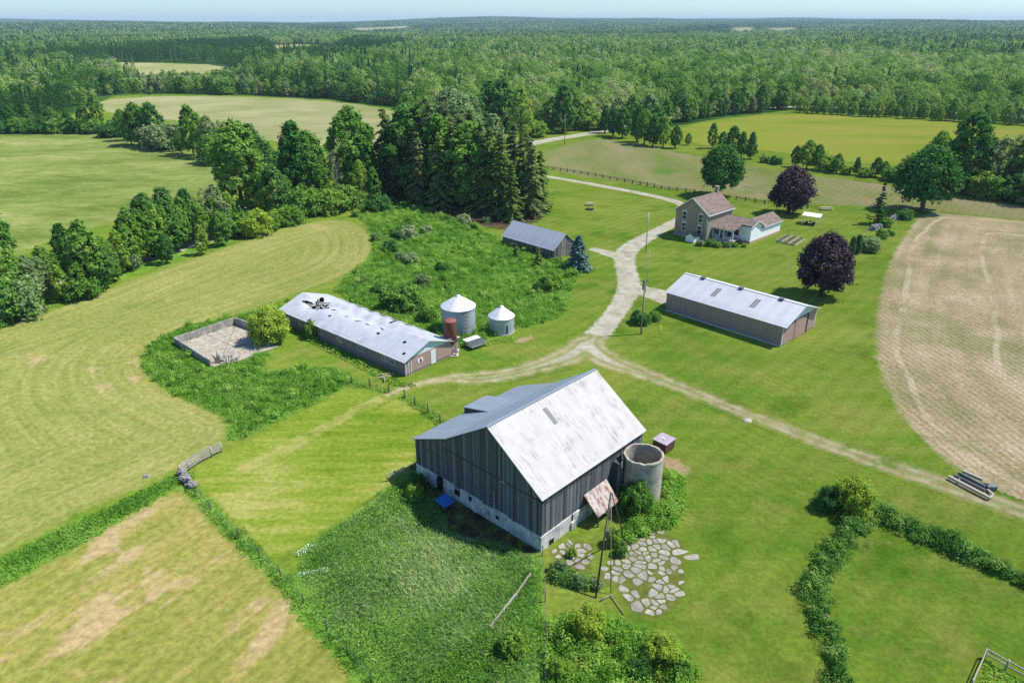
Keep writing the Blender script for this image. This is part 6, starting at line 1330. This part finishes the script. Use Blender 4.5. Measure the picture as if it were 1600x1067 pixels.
thicket('creeper_thicket', [(9.8, 54.8), (11.6, 57.1), (13.0, 59.7), (15.0, 59.9), (16.4, 65.4), (17.6, 66.2), (18.2, 64.4), (17.6, 59.7), (15.6, 56.7), (12.9, 55.2), (10.8, 54.0)], 5.5, .95, 'low tangled creepers and shoots round the foot of the concrete silo', 'thicket', 4, gm_weed)
thicket('undergrowth', [(2.7, 44.2), (5.6, 45.1), (8.4, 44.7), (10.4, 43.5), (13.1, 41.9), (13.9, 39.7), (13.6, 35.6), (2.4, 35.6)], 3.6, 1.1, 'leafy undergrowth of mixed shrubs and weeds at the front lawn corner', 'undergrowth', 14, gm_weed)
thicket('wall_undergrowth', [(3.3, 49.1), (4.5, 50.3), (6.0, 49.7), (7.6, 48.8), (7.8, 48.0), (5.6, 48.3)], 6, .5, 'low grey green growth at the edge of the flagstones', 'undergrowth', 15, gm_hedge)
leafmass('white_wildflowers', [('line', [(-19.7, 52.6, 0.4), (-18.9, 53.5, 0.4)]), ('line', [(-18.8, 49.8, 0.3), (-16.7, 50.4, 0.4)])], 60, (.7, 1.2), .13, flower, 'white wildflowers dotted along the edge of the tall grass', 'wildflowers', 'stuff', .8, 9)

# ------------------------------------------------------------------ the forest
def tint_mat(name, stops, trans=.25, k=1.0):
    n = NT(name); t = n.math('ADD', n.math('MULTIPLY', n.attr('tint'), .75), n.math('MULTIPLY', n.island(), .25))
    # broad stands differ in colour from one another
    st = n.noise(n.pos(), .0042, 5, .65); t = n.math('ADD', t, n.math('MULTIPLY', n.math('SUBTRACT', st, .5), 1.5))
    col = n.scalec(n.ramp(t, [(p, lin(c)) for p, c in stops]), k)
    d = n.n('ShaderNodeBsdfDiffuse'); n.put(d.inputs['Color'], col); tr = n.n('ShaderNodeBsdfTranslucent'); n.put(tr.inputs['Color'], col)
    mx = n.n('ShaderNodeMixShader'); mx.inputs[0].default_value = trans
    n.t.links.new(d.outputs[0], mx.inputs[1]); n.t.links.new(tr.outputs[0], mx.inputs[2]); n.t.links.new(mx.outputs[0], n.out.inputs['Surface'])
    return n.mat
FM_leaf = tint_mat('forest_leaf', [(.05, '#335c24'), (.35, '#558236'), (.62, '#7da048'), (.85, '#a8ba66'), (.99, '#a8a88c')], .4)
FM_pale = tint_mat('forest_poplar', [(.05, '#3f6a28'), (.35, '#658e3a'), (.65, '#8cab4e'), (.88, '#b0be70'), (.99, '#a9a892')], .4)
FM_dark = tint_mat('forest_conifer', [(.05, '#325230'), (.4, '#4c7040'), (.7, '#6c8e52'), (.95, '#90aa6c')], .3)
def tree_leaves(g, kind, h, nq, leaf):
    if kind == 'con':
        t = g.random(nq)**.8; r = (1-t)*h*.20*np.sqrt(g.uniform(.35, 1, nq)); a = g.uniform(0, 6.28, nq); C = np.column_stack([r*np.cos(a), r*np.sin(a), h*(.08+.92*t)])
        N = np.column_stack([np.cos(a), np.sin(a), np.full(nq, .9)])+g.normal(size=(nq, 3))*.4
    else:
        nl = 9; R_ = h*g.uniform(.24, .42); cl = []
        for i in range(nl):
            t = (i+.5)/nl; a = i*2.4+g.uniform(-.5, .5); rad = max(.15, math.sin(math.pi*min(.97, .2+.77*t))**.7)
            cl.append((R_*rad*.55*math.cos(a), R_*rad*.55*math.sin(a), h*(.18+.70*t), R_*g.uniform(.40, .6)))
        cl = np.array(cl)*np.array([1, 1, 1, 1.0]); i = g.integers(0, nl, nq); d = g.normal(size=(nq, 3)); d[:, 2] = np.abs(d[:, 2])*.9-.25*g.random(nq); d /= np.linalg.norm(d, axis=1, keepdims=True)
        C = cl[i, :3]+d*cl[i, 3:4]*g.uniform(.75, 1.08, (nq, 1)); N = d+g.normal(size=(nq, 3))*.32+np.array([0, 0, .25])
    return leaf_quads(C, N, leaf*g.uniform(.7, 1.3, nq), .7, g=g)
def kit_mesh(name, size, spacing, nq, leaf, frac_con, mat, conmat, seed, hr=(7, 21)):
    g = np.random.default_rng(seed); Vs = []; Fs = []; Ts = []; Ms = []; off = 0; k = max(1, int(size/spacing))
    for i in range(k):
        for j in range(k):
            if k > 1: x, y = ((i+.5)/k-.5)*size+g.normal(0, spacing*.28), ((j+.5)/k-.5)*size+g.normal(0, spacing*.28)
            else: x = y = 0
            con = g.random() < frac_con; h = (hr[0]+(hr[1]-hr[0])*g.beta(2.2, 2.0))*(1.1 if con else 1)
            V, F = tree_leaves(g, 'con' if con else 'dec', h, nq, leaf); V = V+np.array([x, y, 0])
            Vs.append(V); Fs.append(F+off); off += len(V); Ts.append(np.full(len(F), g.uniform(0, 1))); Ms.append(np.full(len(F), 1 if con else 0))
    me = np_mesh(name, np.vstack(Vs), np.vstack(Fs), mat); me.materials.append(conmat)
    me.polygons.foreach_set('material_index', np.concatenate(Ms).astype(np.int32))
    at = me.attributes.new('tint', 'FLOAT', 'FACE'); at.data.foreach_set('value', np.concatenate(Ts).astype(np.float32))
    return me
kit = bpy.data.collections.new('forest_kit'); KIT = []
def add_kit(me):
    o = bpy.data.objects.new('kit_%03d' % len(KIT), me); kit.objects.link(o); KIT.append(o); return len(KIT)-1
K_single = {'low': [add_kit(kit_mesh('single', 1, 1, 300, .8, 0, FM_leaf, FM_dark, 230+i, (5, 10))) for i in range(3)], 'leaf': [add_kit(kit_mesh('single', 1, 1, 520, .85, 0, FM_leaf, FM_dark, 200+i)) for i in range(4)], 'pale': [add_kit(kit_mesh('single', 1, 1, 420, .8, 0, FM_pale, FM_dark, 210+i)) for i in range(3)],
            'dark': [add_kit(kit_mesh('single', 1, 1, 420, .8, i == 0, FM_leaf, FM_dark, 220+i)) for i in range(2)]}
K_near = {'leaf': [add_kit(kit_mesh('stand', 40, 7.2, 520, 1.05, .03, FM_leaf, FM_dark, 300+i)) for i in range(4)], 'pale': [add_kit(kit_mesh('stand', 40, 6.5, 440, 1.0, .03, FM_pale, FM_dark, 310+i)) for i in range(4)],
          'dark': [add_kit(kit_mesh('stand', 40, 6.5, 420, 1.0, .18, FM_leaf, FM_dark, 320+i)) for i in range(3)], 'low': [add_kit(kit_mesh('stand', 40, 5.0, 200, .8, .1, FM_leaf, FM_dark, 330+i, (3, 8))) for i in range(2)]}
K_mid = {'leaf': [add_kit(kit_mesh('stand', 120, 10.5, 120, 2.1, .05, FM_leaf, FM_dark, 400+i)) for i in range(2)], 'pale': [add_kit(kit_mesh('stand', 120, 9.5, 110, 2.0, .05, FM_pale, FM_dark, 410))],
         'dark': [add_kit(kit_mesh('stand', 120, 9.5, 110, 2.1, .2, FM_leaf, FM_dark, 420))]}
K_far = {'leaf': [add_kit(kit_mesh('stand', 360, 15, 34, 5.5, .2, FM_leaf, FM_dark, 500+i, (10, 20))) for i in range(2)], 'pale': [add_kit(kit_mesh('stand', 360, 15, 34, 5.5, .05, FM_leaf, FM_dark, 510, (10, 18)))],
         'dark': [add_kit(kit_mesh('stand', 360, 15, 34, 5.5, .3, FM_leaf, FM_dark, 520, (10, 20)))]}
HOLES = [np.array([(-485.1, 936.2), (-422.3, 921.3), (-350.0, 892.8), (-311.7, 840.8), (-251.4, 657.3), (-320.7, 635.3), (-369.6, 706.2)]), np.array([(-497.1, 1605.3), (-462.4, 1697.8), (-339.7, 1522.3), (-241.1, 1074.9), (-313.4, 1018.4)]), np.array([(-909.0, 4402.2), (-706.5, 5393.2), (-472.6, 3717.9), (-655.7, 3132.5)]), np.array([(1183.1, 4246.0), (1422.8, 4570.3), (987.4, 3132.5), (791.6, 2834.5)]),
         np.array([(1364.0, 4246.0), (1666.2, 4570.3), (1220.9, 3306.2), (1015.7, 3132.5)]), np.array([(-447.8, 1160.5), (-415.2, 1116.1), (-356.6, 951.6), (-384.9, 983.9)])]
roadp = [(a[0], a[1], 6.0) for a in smooth_line([(x, y, w) for x, y, w in L_ROAD])]
def forest_sdf(P):
    """positive where the forest stands"""
    d = -sdf_poly(P, CLEARING)
    for h in HOLES: d = np.minimum(d, -sdf_poly(P, h))
    return np.minimum(d, -sdf_line(P, roadp))
def stand_type(x, y, u):
    D = math.hypot(x, y); az_ = math.degrees(math.atan2(x, y))
    v = .5+.3*math.sin(x/310+1.1)*math.cos(y/420)+.25*math.sin(x/140-y/260+2)+.15*math.sin(y/75+x/90)
    if D < 780 and -28 < az_ < -17.5: return 'low'
    if D < 950 and az_ > -7: return 'pale' if v+u*.35 > .38 else ('leaf' if u > .3 else 'dark')
    if az_ < -7 and D < 1600: return 'dark' if v+u*.5 > .45 else 'leaf'
    return 'dark' if v+u*.3 > .85 else ('leaf' if v > .3 else 'pale')
pts = []; rots = []; idx = []; scl = []
fg = np.random.default_rng(77)
def add_pt(x, y, kind, table, s=1.0, tilt=True, rz=None):
    z = float(terrain_h(x, y)) if math.hypot(x, y) >= 890 else 0.0
    e = 40.0
    gx = float(terrain_h(x+e, y)-terrain_h(x-e, y))/(2*e) if tilt and math.hypot(x, y) > 950 else 0; gy = float(terrain_h(x, y+e)-terrain_h(x, y-e))/(2*e) if tilt and math.hypot(x, y) > 950 else 0
    nrm = Vector((-gx, -gy, 1)).normalized(); q = Vector((0, 0, 1)).rotation_difference(nrm) @ Matrix.Rotation(rz if rz is not None else fg.integers(4)*math.pi/2, 3, 'Z').to_quaternion()
    pts.append((x, y, z)); rots.append(tuple(q.to_euler())); T = table[kind]; idx.append(T[int(fg.integers(len(T)))]); scl.append(s)
def wedge(x, y, extra=12):
    return abs(math.degrees(math.atan2(x, y))) < 36+extra
for cell, table, d0, d1 in ((40, K_near, 0, 900), (120, K_mid, 900, 2600), (360, K_far, 2600, 12500)):
    lim = int(d1/cell)+2
    gx, gy = np.meshgrid(np.arange(-lim, lim+1), np.arange(0, lim+1)); gx = gx.ravel()*cell; gy = gy.ravel()*cell
    D = np.hypot(gx, gy); ok = (D > d0-cell*.5) & (D < d1+cell*.1) & (np.abs(np.degrees(np.arctan2(gx, np.maximum(gy, 1)))) < 36+(10 if D.max() < 1200 else 7))
    C = np.column_stack([gx[ok], gy[ok]]).astype(float); f = forest_sdf(C)
    for (x, y), d in zip(C, f):
        # coarser stands stop where the finer ones begin
        if table is not K_near:
            inner = math.hypot(x, y)
            if inner-cell*.5 < d0-cell*.45: pass
        if d > cell*.62: add_pt(x, y, stand_type(x, y, float(fg.random())), table)
        elif d > -cell*.75:
            sp = 5.6 if cell == 40 else (9 if cell == 120 else 22); k = int(cell/sp)
            gxx, gyy = np.meshgrid((np.arange(k)+.5)/k*cell-cell/2, (np.arange(k)+.5)/k*cell-cell/2)
            Q = np.column_stack([gxx.ravel()+x, gyy.ravel()+y])+fg.normal(0, sp*.25, (k*k, 2)); q = forest_sdf(Q)
            for (a, b), dd in zip(Q, q):
                if dd > (2.5 if cell == 40 else 4): add_pt(a, b, stand_type(a, b, float(fg.random())), K_single, fg.uniform(.75, 1.15)*min(1, .55+dd*.03)*(1 if cell == 40 else 1.25), False, fg.uniform(0, 6.28))
me = bpy.data.meshes.new('forest'); me.from_pydata(pts, [], [])
for nm, ty, val, key in (('rot', 'FLOAT_VECTOR', np.array(rots), 'vector'), ('pick', 'INT', np.array(idx), 'value'), ('size', 'FLOAT', np.array(scl), 'value')):
    a = me.attributes.new(nm, ty, 'POINT'); a.data.foreach_set(key, val.ravel().astype(np.int32 if ty == 'INT' else np.float32))
forest = link_mesh('forest', me); tag(forest, 'mixed green forest stretching from the fields to the hazy horizon', 'forest', None, 'stuff')
ng = bpy.data.node_groups.new('forest_scatter', 'GeometryNodeTree')
ng.interface.new_socket('Geometry', in_out='INPUT', socket_type='NodeSocketGeometry'); ng.interface.new_socket('Geometry', in_out='OUTPUT', socket_type='NodeSocketGeometry')
N_ = lambda t: ng.nodes.new(t)
gi, go = N_('NodeGroupInput'), N_('NodeGroupOutput'); ci = N_('GeometryNodeCollectionInfo'); ci.inputs['Collection'].default_value = kit; ci.inputs['Separate Children'].default_value = True; ci.inputs['Reset Children'].default_value = True
ip = N_('GeometryNodeInstanceOnPoints'); ip.inputs['Pick Instance'].default_value = True
def named(nm, ty):
    a = N_('GeometryNodeInputNamedAttribute'); a.data_type = ty; a.inputs['Name'].default_value = nm; return a.outputs['Attribute']
L = ng.links.new
L(gi.outputs[0], ip.inputs['Points']); L(ci.outputs[0], ip.inputs['Instance']); L(named('pick', 'INT'), ip.inputs['Instance Index']); L(named('size', 'FLOAT'), ip.inputs['Scale'])
e2r = N_('FunctionNodeEulerToRotation'); L(named('rot', 'FLOAT_VECTOR'), e2r.inputs[0]); L(e2r.outputs[0], ip.inputs['Rotation'])
L(ip.outputs[0], go.inputs[0])
forest.modifiers.new('scatter', 'NODES').node_group = ng
print('forest points', len(pts))

# ------------------------------------------------------------------ far clearings and a far farm
cm = ground_mat('clearing_ground', clearing_c, None)
for k, h in enumerate(HOLES[:5]):
    D = np.hypot(*h.mean(0)); z = terrain_h(h[:, 0], h[:, 1]) if D > 890 else np.zeros(len(h))
    if D < 1500: z = np.where(np.hypot(h[:, 0], h[:, 1]) < 890, 0, z)
    o = sheet('far_field', ('poly', h), 6 if D < 1600 else 30, 0, .3, cm)
    vs = o.data.vertices
    for v in vs:
        r_ = math.hypot(v.co.x, v.co.y); v.co.z = (float(terrain_h(v.co.x, v.co.y)) if r_ > 890 else 0)+(.05 if D < 1500 else 2.0)
fr = [(-486.7, 936.2), (-449.2, 921.3), (-402.1, 892.8), (-316.0, 840.8)]
sheet('far_road', ('line', [(a[0], a[1], 4.0) for a in fr]), 3, 1, .12, ground_mat('far_road_gravel', gravel_c, None))
def far_house(xy, brg, L_, W_, label, wallm, roofm):
    t = tag(bearing_empty('farmhouse', xy, brg, float(terrain_h(*xy)) if math.hypot(*xy) > 890 else 0), label, 'house')
    m = MB(); pr = [(0, 0), (W_, 0), (W_, 4), (W_/2, 6.6), (0, 4)]; m.hexa([(0, y, z) for y, z in pr], [(L_, y, z) for y, z in pr]); m.build('wall', M[wallm], t)
    m = MB()
    m.slab([(-.4, -.4, 3.8), (L_+.4, -.4, 3.8), (L_+.4, W_/2, 6.8), (-.4, W_/2, 6.8)], .15); m.slab([(-.4, W_/2, 6.8), (L_+.4, W_/2, 6.8), (L_+.4, W_+.4, 3.8), (-.4, W_+.4, 3.8)], .15); m.build('roof', M[roofm], t)
    return t
far_house(HOLES[5].mean(0), 95, 22, 11, 'distant grey roofed farm building in the forest clearing', 'white', 'grey_roof')

# ------------------------------------------------------------------ air, sky, sun, camera
hz = MB(); hz.box(-11500, -700, -3, 11500, 13800, 130); hm = NT('haze_air'); pv = hm.n('ShaderNodeVolumePrincipled')
pv.inputs['Color'].default_value = (.60, .78, 1.0, 1); pv.inputs['Density'].default_value = HAZE
hm.t.links.new(pv.outputs[0], hm.out.inputs['Volume'])
ho = hz.build('haze', hm.mat); tag(ho, kind='stuff')
w = bpy.data.worlds.new('World'); scene.world = w; w.use_nodes = True
bg = w.node_tree.nodes['Background']; sk = w.node_tree.nodes.new('ShaderNodeTexSky'); sk.sky_type = 'NISHITA'; sk.sun_disc = False
sk.sun_elevation = R(SUN_EL); sk.sun_rotation = R(SUN_AZ); sk.air_density = 1.0; sk.dust_density = .3; sk.ozone_density = 1.5
mu = w.node_tree.nodes.new('ShaderNodeMix'); mu.data_type = 'RGBA'; mu.blend_type = 'MULTIPLY'; mu.inputs[0].default_value = 1; mu.inputs[7].default_value = (.66, .89, 1.14, 1)
w.node_tree.links.new(sk.outputs[0], mu.inputs[6]); w.node_tree.links.new(mu.outputs[2], bg.inputs['Color']); bg.inputs['Strength'].default_value = SKY
sun = bpy.data.lights.new('sun', 'SUN'); sun.energy = SUN; sun.angle = R(.5); sun.color = (1.0, .955, .88)
so = bpy.data.objects.new('sun', sun); COL.objects.link(so)
sd = Vector((math.sin(R(SUN_AZ))*math.cos(R(SUN_EL)), math.cos(R(SUN_AZ))*math.cos(R(SUN_EL)), math.sin(R(SUN_EL))))
so.rotation_euler = sd.to_track_quat('Z', 'Y').to_euler(); so.location = sd*200
cam = bpy.data.cameras.new('camera'); co = bpy.data.objects.new('camera', cam); COL.objects.link(co)
co.location = (0, 0, 45); co.rotation_euler = (R(90-24.0), 0, 0); cam.sensor_width = 36; cam.lens = 36*1120/1600; cam.clip_start = .5; cam.clip_end = 40000
scene.camera = co
scene.view_settings.view_transform = 'Standard'; scene.view_settings.look = 'None'; scene.view_settings.exposure = EXPO; scene.view_settings.gamma = 1
scene.cycles.max_bounces = 5; scene.cycles.diffuse_bounces = 3; scene.cycles.glossy_bounces = 2; scene.cycles.transmission_bounces = 3; scene.cycles.volume_bounces = 0; scene.cycles.transparent_max_bounces = 6
scene.cycles.use_denoising = False
